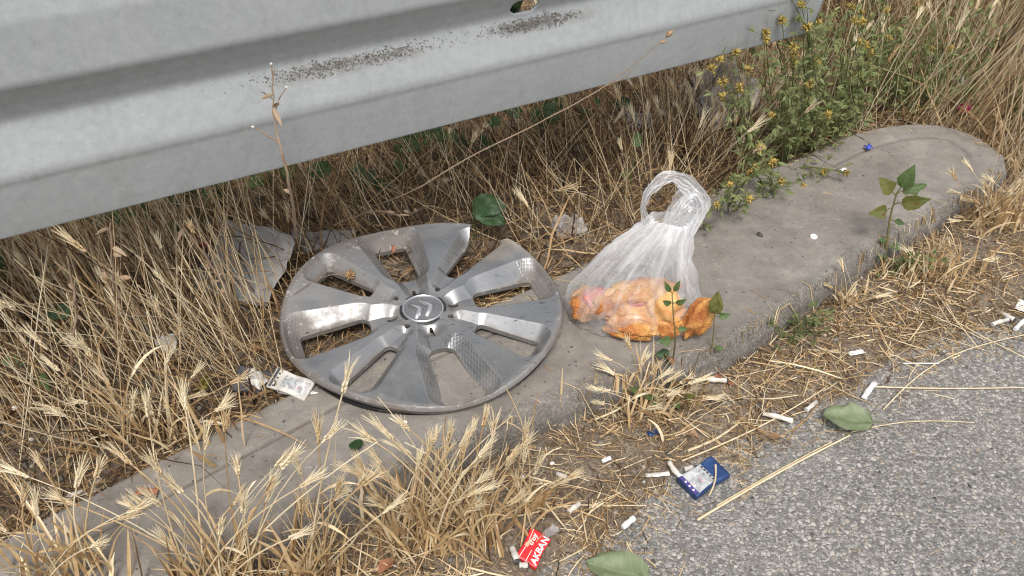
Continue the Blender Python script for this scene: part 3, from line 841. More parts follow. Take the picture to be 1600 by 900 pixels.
def chevron(cx, cy, arm, wdt, a0):
    ap = np.array([cx, cy]); mbx = MB()
    a1 = R_(a0 + 180 - 51); a2 = R_(a0 + 180 + 51)
    d1_, d2_ = np.array([math.cos(a1), math.sin(a1)]), np.array([math.cos(a2), math.sin(a2)])
    back = np.array([math.cos(R_(a0 + 180)), math.sin(R_(a0 + 180))]) * wdt
    out = [ap, ap + d1_ * arm, ap + d1_ * arm * .93 + back * .9, ap + back * 1.25, ap + d2_ * arm * .93 + back * .9, ap + d2_ * arm]
    out = np.array(out); n = len(out)
    lo = cover_world(out[:, 0], out[:, 1], np.full(n, capz + .006)); c = out.mean(0)
    ins = out + (ap + back * .6 - out) * .10
    hi = cover_world(ins[:, 0], ins[:, 1], np.full(n, capz + .028))
    V = np.concatenate([lo, hi]); q = [[i, (i + 1) % n, n + (i + 1) % n, n + i] for i in range(n)]
    q += [[n + 0, n + 1, n + 2, n + 3], [n + 0, n + 3, n + 4, n + 5]]
    mbx.add(V, q); return mbx
chevron(.004, -.014, .108, .030, 22).build('chevron', M_chrome, cap, cov.location, smooth=False)
chevron(.078, .022, .112, .030, 22).build('chevron', M_chrome, cap, cov.location, smooth=False)

# ------------------------------------------------------------------ plastic bag and the bread
def smooth_path(P, n):
    P = np.asarray(P, float); m = len(P); t = np.linspace(0, m - 1, n); out = []
    for q in t:
        i = min(int(q), m - 2); f = q - i
        p0, p1, p2, p3 = P[max(i - 1, 0)], P[i], P[i + 1], P[min(i + 2, m - 1)]
        out.append(.5 * ((2 * p1) + (-p0 + p2) * f + (2 * p0 - 5 * p1 + 4 * p2 - p3) * f * f + (-p0 + 3 * p1 - 3 * p2 + p3) * f ** 3))
    return np.array(out)
bag_c = at(990, 492, KT)
bag_y = bag_c[1]
def on_plane(px, py, dy=0.0):          # a point above the bag's base line, in the upright plane through it
    r_ = FW * CAM_F + RT * (px - 800.0) + UP * (450.0 - py); t = (bag_y + dy) / r_[1]
    return CP + r_ * t
bagt = thing('plastic_bag', bag_c, 'clear white plastic carrier bag with knotted handles standing on the kerb', 'plastic bag')
# silhouettes: left and right outline from the base to the neck
Lp = [(900, 506), (888, 484), (893, 462), (908, 442), (933, 412), (959, 390), (986, 368), (1008, 352), (1021, 338)]
Rp = [(1080, 522), (1100, 498), (1094, 474), (1086, 450), (1078, 425), (1073, 400), (1073, 375), (1075, 355), (1077, 345)]
nb = 46
LP = smooth_path([on_plane(*p) for p in Lp], nb); RP = smooth_path([on_plane(*p) for p in Rp], nb)
nth_b = 200
tb = np.linspace(0, 2 * np.pi, nth_b, endpoint=False)
Gb = np.zeros((nb, nth_b, 3)); hb = np.linspace(0, 1, nb)
for i in range(nb):
    c = (LP[i] + RP[i]) / 2; hx_ = (RP[i] - LP[i]) / 2
    a = np.linalg.norm(hx_); ex = hx_ / a; ey = np.array([0, 1.0, 0])
    dep_ = np.interp(hb[i], [0, .2, .45, .75, 1], [.045, .062, .045, .026, .016])
    amp = np.interp(hb[i], [0, .15, .45, 1], [.02, .04, .13, .30])
    f1 = np.abs(np.sin(2.5 * tb + .6 + .9 * hb[i] + .5 * np.sin(2 * tb))) - .5; f2 = np.abs(np.sin(6.5 * tb + 2.1 - 1.6 * hb[i] + .8 * np.sin(3 * tb + 1))) - .5; f3 = np.sin(17 * tb + 3 * hb[i])
    rad_ = 1 + amp * (f1 * .8 + f2 * .6 + .18 * f3)
    cx_, sy_ = np.cos(tb), np.sin(tb)
    Gb[i] = c + (cx_ * rad_ * a)[:, None] * ex + (sy_ * rad_ * dep_)[:, None] * ey
    rg = 1 - np.abs(vnoise(np.cos(tb) * 2.2 + 9 + hb[i] * 1.2, np.sin(tb) * 2.2 + 4 + hb[i] * 3.1, 1.7, 3)) * 2.4
    rg2 = 1 - np.abs(vnoise(np.cos(tb) * 3 + 2 - hb[i] * 5, np.sin(tb) * 3 + 7 + hb[i] * 4, 2.4, 2)) * 2.4
    Gb[i] += (np.interp(hb[i], [0, .15, .5, 1], [.001, .003, .0055, .0006]) * rg + .0016 * (1 - hb[i]) * rg2 * min(1, hb[i] * 5))[:, None] * np.stack([np.cos(tb), np.sin(tb), .3 * np.sin(3 * tb)], -1)
Gb[..., 2] = np.maximum(Gb[..., 2], KT + .0015)
# floor of the bag
vt = np.zeros(Gb.shape); vt[..., 0] = np.interp(hb, [0, .25, .5, 1], [.05, .0, .06, .5])[:, None]; vt[..., 1] = hb[:, None]; vt[..., 2] = tb[None] / 6.283
mb = MB(); add_grid(mb, Gb, vt, 0, True)
mb.build('film', M_film, bagt, bag_c)
def pleated_band(path, width, n=60, m=15, tw=0.0, seed=1):
    P = smooth_path(path, n); T = norm(np.gradient(P, axis=0)); rs = np.random.RandomState(seed)
    side = norm(np.cross(T, np.array([0, 1.0, .15]))); out = norm(np.cross(side, T))
    q = np.linspace(-1, 1, m); s = np.linspace(0, 1, n)
    wv = np.asarray(width) if np.ndim(width) else np.full(n, width)
    wv = np.interp(s, np.linspace(0, 1, len(wv)), wv)
    zig = (np.abs(((q * 2.6 + 10) % 1) - .5) * 2 - .5)
    off = zig[None] * .008 * (.6 + .5 * vnoise(s * 4, s * 0 + seed, 1, 2))[:, None]
    ca = np.cos(tw * s)[:, None]; sa = np.sin(tw * s)[:, None]
    G_ = P[:, None] + side[:, None] * (q[None] * wv[:, None] * ca + off * sa)[..., None] + out[:, None] * (q[None] * wv[:, None] * sa * .8 + off * ca)[..., None]
    ss_, qq_ = np.meshgrid(s * 9 + seed * 7, q * 2.5, indexing='ij')
    for ax_ in range(3): G_[..., ax_] += .0042 * vnoise(ss_ + 13 * ax_, qq_ + 5 * ax_, 1.0, 3)
    vt_ = np.zeros(G_.shape); vt_[..., 0] = .3; vt_[..., 1] = s[:, None] * .6; vt_[..., 2] = q[None] * .2 + seed * .31
    b_ = MB(); add_grid(b_, G_, vt_); return b_
o_ = on_plane
pleated_band([o_(1018, 366), o_(1010, 344), o_(1005, 322), o_(1013, 299), o_(1033, 282), o_(1053, 277), o_(1073, 287), o_(1089, 303), o_(1093, 318), o_(1083, 342), o_(1070, 366)], [.009, .006, .0045, .005, .008, .009, .012, .013, .013, .012, .012], n=110, m=31, seed=1).build('handle', M_film_h, bagt, bag_c)
pleated_band([o_(1036, 376, .014), o_(1047, 350, .018), o_(1058, 322, .020), o_(1072, 303, .016), o_(1086, 309, .010), o_(1084, 334, .006), o_(1072, 360, .004)], [.010, .011, .010, .010, .011, .011, .010], n=90, m=31, tw=.8, seed=2).build('handle', M_film_h, bagt, bag_c)
pleated_band([o_(1040, 384, -.010), o_(1050, 356, -.014), o_(1063, 330, -.016), o_(1078, 312, -.012), o_(1090, 322, -.004), o_(1081, 348, 0), o_(1068, 376, -.004)], [.012, .012, .011, .012, .012, .011, .009], n=110, m=31, tw=.5, seed=3).build('knot', M_film_h, bagt, bag_c)

def lump(name, mat, c, ax, rot, label, seed, amp=.22, flat_z=None, dent=0.0, n=36):
    rs = np.random.RandomState(seed)
    u = np.linspace(0.02, np.pi - .02, n); v = np.linspace(0, 2 * np.pi, 2 * n, endpoint=False)
    U_, V_ = np.meshgrid(u, v, indexing='ij')
    amp = amp * 1.25
    D = np.stack([np.sin(U_) * np.cos(V_), np.sin(U_) * np.sin(V_), np.cos(U_)], -1)
    nz = 0
    for k in range(7):
        w_ = rs.normal(size=3) * (1.6 + 1.1 * k); nz = nz + np.sin(D @ w_ + rs.rand() * 6.28) / (1.3 + .8 * k)
    f = 1 + amp * nz * .55
    f = f - dent * np.exp(-((D[..., 2] - .8) / .5) ** 2) * np.exp(-(D[..., 0] / .6) ** 2)
    f = f + .10 * (np.abs(vnoise(D[..., 0] * 2 + seed, D[..., 1] * 2 + D[..., 2] * 1.7, 1.6, 3)) - .15)
    P = D * f[..., None] * np.asarray(ax)
    Rm = np.array(Euler(rot).to_matrix())
    P = P @ Rm.T + np.asarray(c)
    P[..., 2] = np.maximum(P[..., 2], KT + .003)
    b_ = MB(); add_grid(b_, P[:, ::-1], None, 0, True)
    o = b_.build(name, mat, None, np.array([c[0], c[1], KT]))
    return tag(o, label, 'bread' if 'bread' in name else 'food', 'food scraps in and beside the plastic bag')
def up(px, py, z): return at(px, py, z)
lump('bread_piece', M_crust, up(920, 476, .095), (.026, .024, .022), (0, .2, .4), 'orange bread crust at the left end of the bag', 1)
lump('bread_piece', M_crust, up(1000, 456, .125), (.050, .020, .013), (.1, -.05, .15), 'long upper bread crust lying across the top of the bag filling', 2, .2)
lump('bread_piece', M_crust, up(955, 478, .108), (.026, .020, .026), (.3, .2, .2), 'orange crust left of the dark pink meat in the bag', 3)
lump('meat_slice', M_meat, up(985, 473, .113), (.026, .016, .014), (.5, 0, -.2), 'dark pink meat slice in the middle of the bag', 4, .2)
lump('meat_slice', M_meat, up(937, 466, .112), (.022, .018, .016), (.2, 0, -.3), 'pale pink meat piece at the left of the bag', 9, .2)
lump('bread_piece', M_crust, up(985, 512, .088), (.036, .018, .014), (0, 0, -.25), 'yellow crust along the bottom front of the bag', 5)
lump('bread_piece', M_crumb, up(1032, 478, .112), (.024, .020, .030), (.2, .3, .1), 'pinkish beige torn bread near the right side of the bag', 6, .3)
lump('bread_piece', M_crust, up(1050, 508, .088), (.024, .018, .016), (0, 0, .4), 'small crust at the front right corner of the bag', 7)
lump('bread_piece', M_crust, up(1086, 500, .100), (.017, .016, .034), (.15, .35, .2), 'upright orange crust sticking out at the right of the bag', 8, .25)
lump('bread_piece', M_crumb, up(1000, 490, .100), (.05, .02, .02), (0, 0, 0), 'soft pale bread between the crusts inside the bag', 10, .3)

# ------------------------------------------------------------------ dry grass
def P2(px, py, y):                     # the point on the sight line at distance y (metres ahead of the camera)
    r_ = FW * CAM_F + RT * (px - 800.0) + UP * (450.0 - py)
    return CP + r_ * (y / r_[1])

def reject(paths):
    d = paths - RP0; o = d @ rn; h = d[..., 2]
    bad = ((o > -.02) & (o < .085) & (h > -.006)).any(1)
    q = paths - HC; hh = q @ hn; rad_ = np.sqrt(np.maximum((q ** 2).sum(-1) - hh ** 2, 0))
    bad |= ((rad_ < .2) & (hh > -.020) & (hh < .3)).any(1)
    qb = paths - np.array([bag_c[0], bag_c[1], 0]); e = (qb[..., 0] / .105) ** 2 + (qb[..., 1] / .075) ** 2
    bad |= ((e < 1) & (paths[..., 2] < .24)).any(1)
    return bad

def sample_uv(n, u0, u1, v0, v1):
    u = u0 + (u1 - u0) * RS.rand(n); v = v0 + (v1 - v0) * RS.rand(n)
    x = ko[0] + kd[0] * (u - .3) + kn[0] * v; y = ko[1] + kd[1] * (u - .3) + kn[1] * v
    return x, y
def ground_pts(n, u0, u1, v0, v1, side, margin=0.0, clump=.0):
    x, y = sample_uv(n, u0, u1, v0, v1)
    P = np.stack([x, y], 1)
    if side == 'back':
        m = poly_sdist(P, BACK_LINE) > margin
    elif side == 'end':
        m = (poly_sdist(P, BACK_LINE) <= margin) & (((P - K_BACK[-1]) @ kd) > .01 - .5 * poly_sdist(P, BACK_LINE) * 0) & (poly_sdist(P, BACK_LINE) > -.30)
    else:
        m = poly_sdist(P, ROAD_EDGE) > margin
        m &= poly_sdist(P, BACK_LINE) < .02
    m &= ~in_poly(P, K_OUT)
    if clump: m &= RS.rand(n) < np.clip(.55 + clump * vnoise(x, y, 11, 2), 0.02, 1)
    x, y = x[m], y[m]
    B_ = np.stack([x, y, soil_z(x, y)], 1)
    q = proj(B_); vis = (q[:, 2] > .15) & (q[:, 0] > -260) & (q[:, 0] < 1860) & (q[:, 1] > -330) & (q[:, 1] < 1120)
    return B_[vis], q[vis]

def field(B_, q):
    """stems, dead blades and heads for these bases"""
    N = len(B_)
    left = sst(520, 380, q[:, 0]); far = sst(1180, 1420, q[:, 0]); mid = 1 - np.maximum(left, far)
    L = .13 + .15 * RS.rand(N) + .05 * left + .16 * far * RS.rand(N) + .05 * far
    L *= 1 - .28 * mid
    az = np.where(RS.rand(N) < .62, R_(180) + RS.normal(size=N) * .9, RS.rand(N) * 6.28)
    az = np.where((far > .5) & (RS.rand(N) < .7), RS.normal(size=N) * .7 - .2, az)
    lean = np.abs(RS.normal(size=N)) * .36 + .06 + .30 * mid * RS.rand(N)
    bend = RS.normal(size=N) * .22 + .12
    return L, az, lean, bend, left, far, mid

stuff_mb = MB()
# --- behind the kerb: standing stems
B_, q = ground_pts(13500, -1.1, 2.4, 0, .75, 'back', .012, .35)
B2_, q2 = ground_pts(9500, .3, 3.4, .75, 2.6, 'back', .01, .25)
B3_, q3 = ground_pts(3600, .6, 2.4, -.35, .05, 'end', .01, .25)
B_ = np.vstack([B_, B2_, B3_]); q = np.vstack([q, q2, q3])
L, az, lean, bend, left, far, mid = field(B_, q)
nearker = poly_sdist(B_[:, :2], BACK_LINE)
L *= np.where(nearker < 0, 1.0, .45 + .55 * sst(.0, .10, nearker))
low = sst(560, 640, q[:, 0]) * sst(1010, 900, q[:, 0]) * sst(.16, .05, nearker)      # thin strip beside the wheel cover
keepm = (RS.rand(len(B_)) > .75 * low) & (RS.rand(len(B_)) > .6 * sst(620, 700, q[:, 1]) * sst(420, 330, q[:, 0]))
B_, q, L, az, lean, bend, left, far, mid = [a[keepm] for a in (B_, q, L, az, lean, bend, left, far, mid)]
paths = grow(B_, L, az, lean, bend, 7, .035)
ok = ~reject(paths)
paths, L, left, far, mid, q = paths[ok], L[ok], left[ok], far[ok], mid[ok], q[ok]
N = len(paths)
var = np.clip(.46 + .28 * RS.normal(size=N) + .10 * left + .06 * far - .05 * mid, .05, .98)
r0 = (.00050 + .0008 * RS.rand(N) ** 2.5) * (1 + .15 * far)
tubes(stuff_mb, paths, r0[:, None] * np.linspace(1, .55, 7)[None], var)
hsel = RS.rand(N) < (.08 * left + .10 * far + .03 * mid)
tip = paths[hsel, -1]; axs = paths[hsel, -1] - paths[hsel, -2]
heads(stuff_mb, tip, axs, .018 + .012 * RS.rand(hsel.sum()), np.clip(var[hsel] + .06, 0, .95), 20, 10)
# --- long pale stems standing clear of the rest
def pale(x0, x1, y0, y1, n, L0, L1, az0, azs, le, hp):
    Bq = np.array([atg(x0 + (x1 - x0) * RS.rand(), y0 + (y1 - y0) * RS.rand()) for _ in range(n)])
    Bq = Bq[~in_poly(Bq[:, :2], K_OUT) & (poly_sdist(Bq[:, :2], BACK_LINE) > -.30)]; n_ = len(Bq)
    p = grow(Bq, L0 + (L1 - L0) * RS.rand(n_), az0 + RS.normal(size=n_) * azs, le[0] + (le[1] - le[0]) * RS.rand(n_), RS.normal(size=n_) * .15 + .05, 7, .02)
    p = p[~reject(p)]; n_ = len(p); v_ = np.clip(.86 + .10 * RS.normal(size=n_), .5, .98)
    tubes(stuff_mb, p, (.0005 + .0006 * RS.rand(n_) ** 2)[:, None] * np.linspace(1, .6, 7)[None], v_)
    h_ = RS.rand(n_) < hp
    if h_.any(): heads(stuff_mb, p[h_, -1], p[h_, -1] - p[h_, -2], .014 + .012 * RS.rand(h_.sum()), v_[h_], 18, 9)
pale(-60, 470, 440, 800, 420, .14, .32, R_(180), 1.0, (.1, .75), .10)
pale(440, 1010, 250, 420, 230, .08, .20, R_(200), 1.6, (.2, 1.2), .06)
pale(1000, 1200, 170, 330, 160, .10, .22, R_(60), 1.2, (.1, .7), .25)
pale(1210, 1460, 160, 250, 130, .14, .30, R_(40), 1.2, (.1, .5), .15)
pale(1430, 1680, 60, 330, 420, .16, .38, R_(10), .8, (.1, .6), .10)
# --- dead curly blades
def blades(n, u0, u1, v0, v1, side, margin, Lr, lr, br, vr, wr):
    Bq, qq = ground_pts(n, u0, u1, v0, v1, side, margin, .25)
    n_ = len(Bq); L_ = Lr[0] + (Lr[1] - Lr[0]) * RS.rand(n_) ** 1.5
    p = grow(Bq, L_, RS.rand(n_) * 6.28, lr[0] + (lr[1] - lr[0]) * RS.rand(n_), br[0] + (br[1] - br[0]) * RS.rand(n_), 6, .18)
    p[..., 2] = np.maximum(p[..., 2], soil_z(p[..., 0], p[..., 1]) + .001)
    k = ~reject(p); p = p[k]; n_ = len(p)
    w = (wr[0] + (wr[1] - wr[0]) * RS.rand(n_))[:, None] * np.array([.7, 1, 1, .85, .55, .1])[None]
    ribbons(stuff_mb, p, w, norm(RS.normal(size=(n_, 3)) * np.array([1, 1, .3])), np.clip(vr[0] + (vr[1] - vr[0]) * RS.rand(n_), 0, 1))
blades(8500, -1.1, 2.4, 0, .75, 'back', .0, (.05, .19), (.1, 1.0), (.3, 2.2), (.05, .55), (.0006, .0017))  # dark end of the tones paints the shaded gaps between the stems
blades(6500, .3, 3.4, .75, 2.6, 'back', .0, (.08, .30), (.1, .8), (.2, 1.8), (.25, .75), (.0009, .0022))
blades(2600, .6, 2.4, -.35, .05, 'end', .0, (.05, .22), (.1, .9), (.2, 1.9), (.25, .75), (.0008, .002))
tag(stuff_mb.build('dry_grass', M_straw), 'mass of dry straw coloured grass behind the kerb and under the rail', 'grass', kind='stuff')

KEEP = [(*atg(x, y)[:2], r_) for x, y, r_ in ((1082, 760, .026), (1112, 745, .024), (838, 850, .020), (826, 876, .020), (1200, 656, .007), (1214, 660, .007), (1228, 665, .007), (1120, 600, .010), (1054, 742, .012), (1338, 551, .010), (982, 822, .010), (1357, 614, .010), (895, 800, .008))]
# --- litter: short straws lying on the dirt
def litter(mb, Bq, Lr, vr, wr, lift=.006, tilt=.18, ribbon=True):
    n_ = len(Bq); L_ = Lr[0] + (Lr[1] - Lr[0]) * RS.rand(n_) ** 2
    a = RS.rand(n_) * 6.28; d = np.stack([np.cos(a), np.sin(a), RS.normal(size=n_) * tilt], 1)
    s = np.array([-.5, -.15, .2, .5])
    p = Bq[:, None] + d[:, None] * (L_[:, None] * s[None])[..., None]
    bow = RS.normal(size=(n_, 1)) * .055 * L_[:, None] * (1 - (2 * s) ** 2)[None]
    p[..., 0] += -np.sin(a)[:, None] * bow; p[..., 1] += np.cos(a)[:, None] * bow
    p[..., 2] = np.maximum(p[..., 2] + lift * RS.rand(n_)[:, None], gz(p[..., 0].ravel(), p[..., 1].ravel()).reshape(p.shape[:2]) + .0008)
    k = ~reject(p)
    for kx, ky, kr in KEEP: k &= (np.hypot(p[..., 0] - kx, p[..., 1] - ky).min(1) > kr) | (RS.rand(n_) < .04)
    p = p[k]; n_ = len(p)
    w = (wr[0] + (wr[1] - wr[0]) * RS.rand(n_) ** 2)[:, None] * np.array([.8, 1, .95, .5])[None]
    ribbons(mb, p, w, norm(RS.normal(size=(n_, 3)) * .5 + np.array([0, 0, .05])), np.clip(vr[0] + (vr[1] - vr[0]) * RS.rand(n_), 0, 1), 0, True)
lmb = MB()
Bq, _ = ground_pts(42000, -1.1, 2.4, -.02, .8, 'back', -.012)
litter(lmb, Bq, (.008, .085), (.03, .62), (.0004, .0012), .022, .35)  # low tones: shade down between the stems is put into the straw colour
Bq, _ = ground_pts(5000, .6, 2.4, -.35, .05, 'end', 0)
litter(lmb, Bq, (.008, .085), (.08, .72), (.0005, .0014), .022, .35)
Bq, _ = ground_pts(9000, .3, 3.2, .8, 2.4, 'back', 0)
litter(lmb, Bq, (.015, .10), (.1, .6), (.0007, .0018), .03, .4)
Bq, qf = ground_pts(230000, -1.0, 2.4, -.8, .05, 'front', -.012)
dre = poly_sdist(Bq[:, :2], ROAD_EDGE)
dk = np.abs(poly_sdist(Bq[:, :2], K_FRONT[::4]))
thin = np.clip(.12 + .9 * sst(.0, .05, dre) , 0, 1) * np.clip(.74 + .8 * vnoise(Bq[:, 0], Bq[:, 1], 12, 2), .14, 1)
Bq = Bq[RS.rand(len(Bq)) < thin]
nf = len(Bq)
litter(lmb, Bq[:int(nf * .93)], (.003, .028), (.08, .92), (.0003, .0009), .008, .28)
litter(lmb, Bq[int(nf * .93):], (.03, .11), (.4, .98), (.0004, .0011), .012, .10)
# stray bits on the asphalt and the kerb
xr, yr = sample_uv(2600, -.8, 2.4, -.9, -.05); Pr = np.stack([xr, yr], 1); dr = -poly_sdist(Pr, ROAD_EDGE)
mk = (dr > 0) & (RS.rand(len(dr)) < np.exp(-dr / .035) + .008); Pr = Pr[mk]
litter(lmb, np.c_[Pr, gz(Pr[:, 0], Pr[:, 1])], (.004, .05), (.35, .9), (.0004, .0009), .002, .02)
xr, yr = sample_uv(2600, -.8, 2.3, -.4, .05); Pr = np.stack([xr, yr], 1); mk = in_poly(Pr, K_OUT)
Pr = Pr[mk]; dbk = np.minimum(np.abs(poly_sdist(Pr, K_BACK[::4])), np.abs(poly_sdist(Pr, K_FRONT[::4])) * 1.3)
mk = RS.rand(len(Pr)) < .9 * np.exp(-dbk / .016) + .05 + .35 * (Pr[:, 0] < -.22); Pr = Pr[mk]
litter(lmb, np.c_[Pr, np.full(len(Pr), KT)], (.004, .03), (.25, .8), (.0004, .0009), .002, .03)
# loose chaff: tiny bits
tag(lmb.build('straw_litter', M_straw), 'layer of broken straw and chaff lying along the kerb', 'straw', kind='stuff')

# gravel and grit
gmb = MB()
Bq, qg = ground_pts(9000, -1.0, 2.2, -.03, .5, 'back', -.01)
sel = RS.rand(len(Bq)) < np.where((qg[:, 0] < 330) & (qg[:, 1] > 620), .8, np.where((qg[:, 0] > 820) & (qg[:, 0] < 960), .6, .10))
Bq = Bq[sel]
pebbles(gmb, Bq + [0, 0, .001], .0012 + .0045 * RS.rand(len(Bq)) ** 3, RS.rand(len(Bq)) * .8, .7)
Bq, _ = ground_pts(6000, -1.0, 2.2, -.8, .03, 'front', -.03)
pebbles(gmb, Bq + [0, 0, .0006], .0008 + .0032 * RS.rand(len(Bq)) ** 3, RS.rand(len(Bq)), .7)
xk, yk = sample_uv(2200, -.9, 2.2, -.5, .1); Pk = np.stack([xk, yk], 1); Pk = Pk[in_poly(Pk, K_OUT)]
Pk = Pk[RS.rand(len(Pk)) < .45]
pebbles(gmb, np.c_[Pk, np.full(len(Pk), KT + .0006)], .0005 + .0013 * RS.rand(len(Pk)) ** 2, RS.rand(len(Pk)), .7)
tag(gmb.build('gravel', M_stone), 'loose grey gravel and grit beside the kerb', 'gravel', kind='stuff')
# stone chips standing proud in the asphalt
amb = MB()
xr, yr = sample_uv(30000, -.9, 2.8, -1.4, 0); Pr = np.stack([xr, yr], 1); dr = -poly_sdist(Pr, ROAD_EDGE)
qr = proj(np.c_[Pr, 0 * xr]); mk = (dr > .0) & (qr[:, 0] < 1700) & (qr[:, 1] < 960) & (qr[:, 1] > 380); Pr = Pr[mk][:13000]
pebbles(amb, np.c_[Pr, np.full(len(Pr), -.0002)], (.0008 + .0020 * RS.rand(len(Pr)) ** 2.2), np.clip(RS.rand(len(Pr)) ** .8, 0, 1), .38)
tag(amb.build('asphalt_chips', M_stone), 'stone chips standing proud of the worn asphalt', 'stone chips', kind='stuff')

# ------------------------------------------------------------------ grass tufts with single stalks
def stalk_path(b, t, sag, n=9):
    s = np.linspace(0, 1, n)[:, None]
    mid_ = (b + t) / 2 + sag
    return (1 - s) ** 2 * b + 2 * s * (1 - s) * mid_ + s ** 2 * t
def tuft(bx, by, spread, tips, label, group='dry barley grass tufts', extra=0, ext=(600, 700, 0, 0), hs=(.015, .026), leafn=60, var0=.80, leafL=(.05, .14), rad=(.0008, .0015)):
    base = atg(bx, by)
    t_ = thing('barley_grass_tuft', base, label, 'dry grass', group)
    tips = list(tips)
    for _ in range(extra):
        x0, x1, y0, y1 = ext
        tips.append((x0 + (x1 - x0) * RS.rand(), y0 + (y1 - y0) * RS.rand() ** .8))
    for tp in tips:
        bb = atg(bx + (RS.rand() - .5) * 2 * spread, by + (RS.rand() - .5) * spread * .5)
        frac = np.clip((tp[0] - bx) / 260.0, -1, 1)
        y_t = bb[1] + (RS.rand() - .6) * .05
        tt_ = P2(tp[0], tp[1], y_t)
        if tt_[2] < bb[2] + .01: tt_[2] = bb[2] + .01
        L_ = np.linalg.norm(tt_ - bb)
        sag = np.array([0, 0, .10 * L_]) - .08 * L_ * np.array([np.sign(tt_[0] - bb[0]), 0, 0]) * RS.rand() + RS.normal(size=3) * .03 * L_
        p = stalk_path(bb, tt_, sag)[None]
        if reject(p)[0]: continue
        v_ = np.array([np.clip(var0 + RS.normal() * .13, .3, .97)])
        m_ = MB(); tubes(m_, p, (rad[0] + (rad[1] - rad[0]) * RS.rand()) * np.linspace(1, .55, 9)[None], v_, 4)
        if RS.rand() < .5:     # a dead leaf on the stalk
            i = RS.randint(2, 6); d = norm(p[0, i + 1] - p[0, i] + RS.normal(size=3) * .5 * np.linalg.norm(p[0, i + 1] - p[0, i]))
            ll = .03 + .05 * RS.rand(); s = np.linspace(0, 1, 5)[:, None]
            lp = p[0, i] + d * ll * s + np.array([0, 0, -1]) * ll * .5 * s ** 2
            ribbons(m_, lp[None], np.array([[.0008, .0017, .0016, .001, .0002]]), norm(RS.normal(size=(1, 3))), v_)
        so_ = m_.build('stalk', M_straw, t_, base)
        if len(tp) < 3 or tp[2]:
            hm = MB(); heads(hm, p[:, -1], p[:, -1] - p[:, -2], np.array([hs[0] + (hs[1] - hs[0]) * RS.rand()]), np.clip(v_ + .06, 0, .96), 22, 14, .16 + .18 * RS.rand())
            hm.build('seed_head', M_straw, so_, base)
    if leafn:
        Bq = np.array([atg(bx + RS.normal() * spread * .8, by + RS.normal() * spread * .25) for _ in range(leafn)])
        n_ = len(Bq); L_ = leafL[0] * .7 + (leafL[1] - leafL[0]) * RS.rand(n_)
        p = grow(Bq, L_, RS.rand(n_) * 6.28, .05 + .45 * RS.rand(n_), .1 + 1.0 * RS.rand(n_) ** 2, 7, .08)
        p[..., 2] = np.maximum(p[..., 2], gz(p[..., 0].ravel(), p[..., 1].ravel()).reshape(p.shape[:2]) + .001)
        p = p[~reject(p)]; n_ = len(p)
        m_ = MB(); ribbons(m_, p, (.0008 + .0016 * RS.rand(n_))[:, None] * np.array([.8, 1, 1, .9, .7, .45, .1]), norm(RS.normal(size=(n_, 3)) * np.array([1, 1, .3])), np.clip(.66 + .18 * RS.normal(size=n_), .1, .97))
        tag(m_.build('basal_leaves', M_straw, t_, base), kind='stuff')
    return t_

tuft(350, 925, 50, [(232, 650), (290, 640), (352, 672), (205, 725), (44, 745), (372, 740), (505, 690), (440, 730), (415, 770), (320, 700), (120, 790), (60, 860), (590, 690, 0), (470, 760), (285, 770), (250, 790), (380, 800)],
     'tall pale barley grass tuft at the lower left, its stalks fanning over the kerb', extra=9, ext=(180, 470, 700, 860), leafn=110)
tuft(490, 905, 28, [(536, 612), (498, 690), (525, 680, 0), (560, 760), (470, 740), (600, 800)],
     'thin upright barley grass tuft between the tall lower left tuft and the thick middle tuft', extra=5, ext=(450, 570, 720, 830), leafn=50)
tuft(690, 845, 75, [(585, 690), (612, 685), (640, 710), (700, 690), (735, 680), (755, 665), (770, 680), (800, 650, 0), (590, 620, 0), (668, 705), (690, 720), (560, 740), (815, 700), (640, 672), (720, 715)],
     'thick bushy barley grass tuft in the middle foreground below the wheel cover', extra=20, ext=(570, 800, 690, 810), leafn=240, leafL=(.04, .15))
tuft(815, 800, 22, [(818, 690), (836, 740), (790, 605, 0), (860, 760)], 'few single barley stalks right of the thick middle tuft', extra=3, ext=(770, 880, 700, 780), leafn=40, leafL=(.03, .08))
tuft(1020, 640, 55, [(985, 545), (960, 585), (1050, 560, 0), (940, 610), (1000, 530, 0), (1088, 570, 0), (1030, 590), (965, 640)], 'dry grass tuft growing in front of the bread bag', extra=14, ext=(930, 1100, 560, 640), leafn=120, leafL=(.03, .085), hs=(.014, .022), rad=(.0005, .0009))
tuft(110, 905, 60, [(70, 735), (120, 760), (36, 790), (200, 800), (10, 830), (150, 745)], 'barley grass tuft in the lower left corner', extra=4, ext=(0, 230, 740, 860), leafn=60)
tuft(1322, 478, 12, [(1318, 424), (1345, 455), (1300, 450)], 'small barley grass tuft against the front face of the kerb', extra=3, ext=(1290, 1400, 430, 470), leafn=40, leafL=(.02, .05), hs=(.010, .016), rad=(.0005, .0009))
tuft(1560, 352, 45, [(1553, 285), (1590, 262), (1600, 200, 0), (1530, 318), (1575, 300), (1500, 345)], 'dry grass tuft at the rounded end of the kerb', extra=14, ext=(1490, 1640, 255, 360), leafn=130, leafL=(.04, .11), hs=(.014, .022), rad=(.0006, .001), var0=.66)
tuft(1450, 430, 50, [(1430, 400), (1480, 395, 0)], 'low flattened dry grass tuft beside the kerb below the leafy weed', extra=8, ext=(1380, 1540, 380, 430), leafn=120, leafL=(.03, .08), hs=(.010, .016), rad=(.0005, .0009))
tuft(1095, 235, 25, [(1078, 100), (1060, 150), (1098, 130), (1075, 205, 0)], 'tall barley stalks with bristly heads in front of the rail left of the green weeds', extra=5, ext=(1040, 1120, 110, 190), leafn=40, rad=(.0006, .001), hs=(.018, .028))
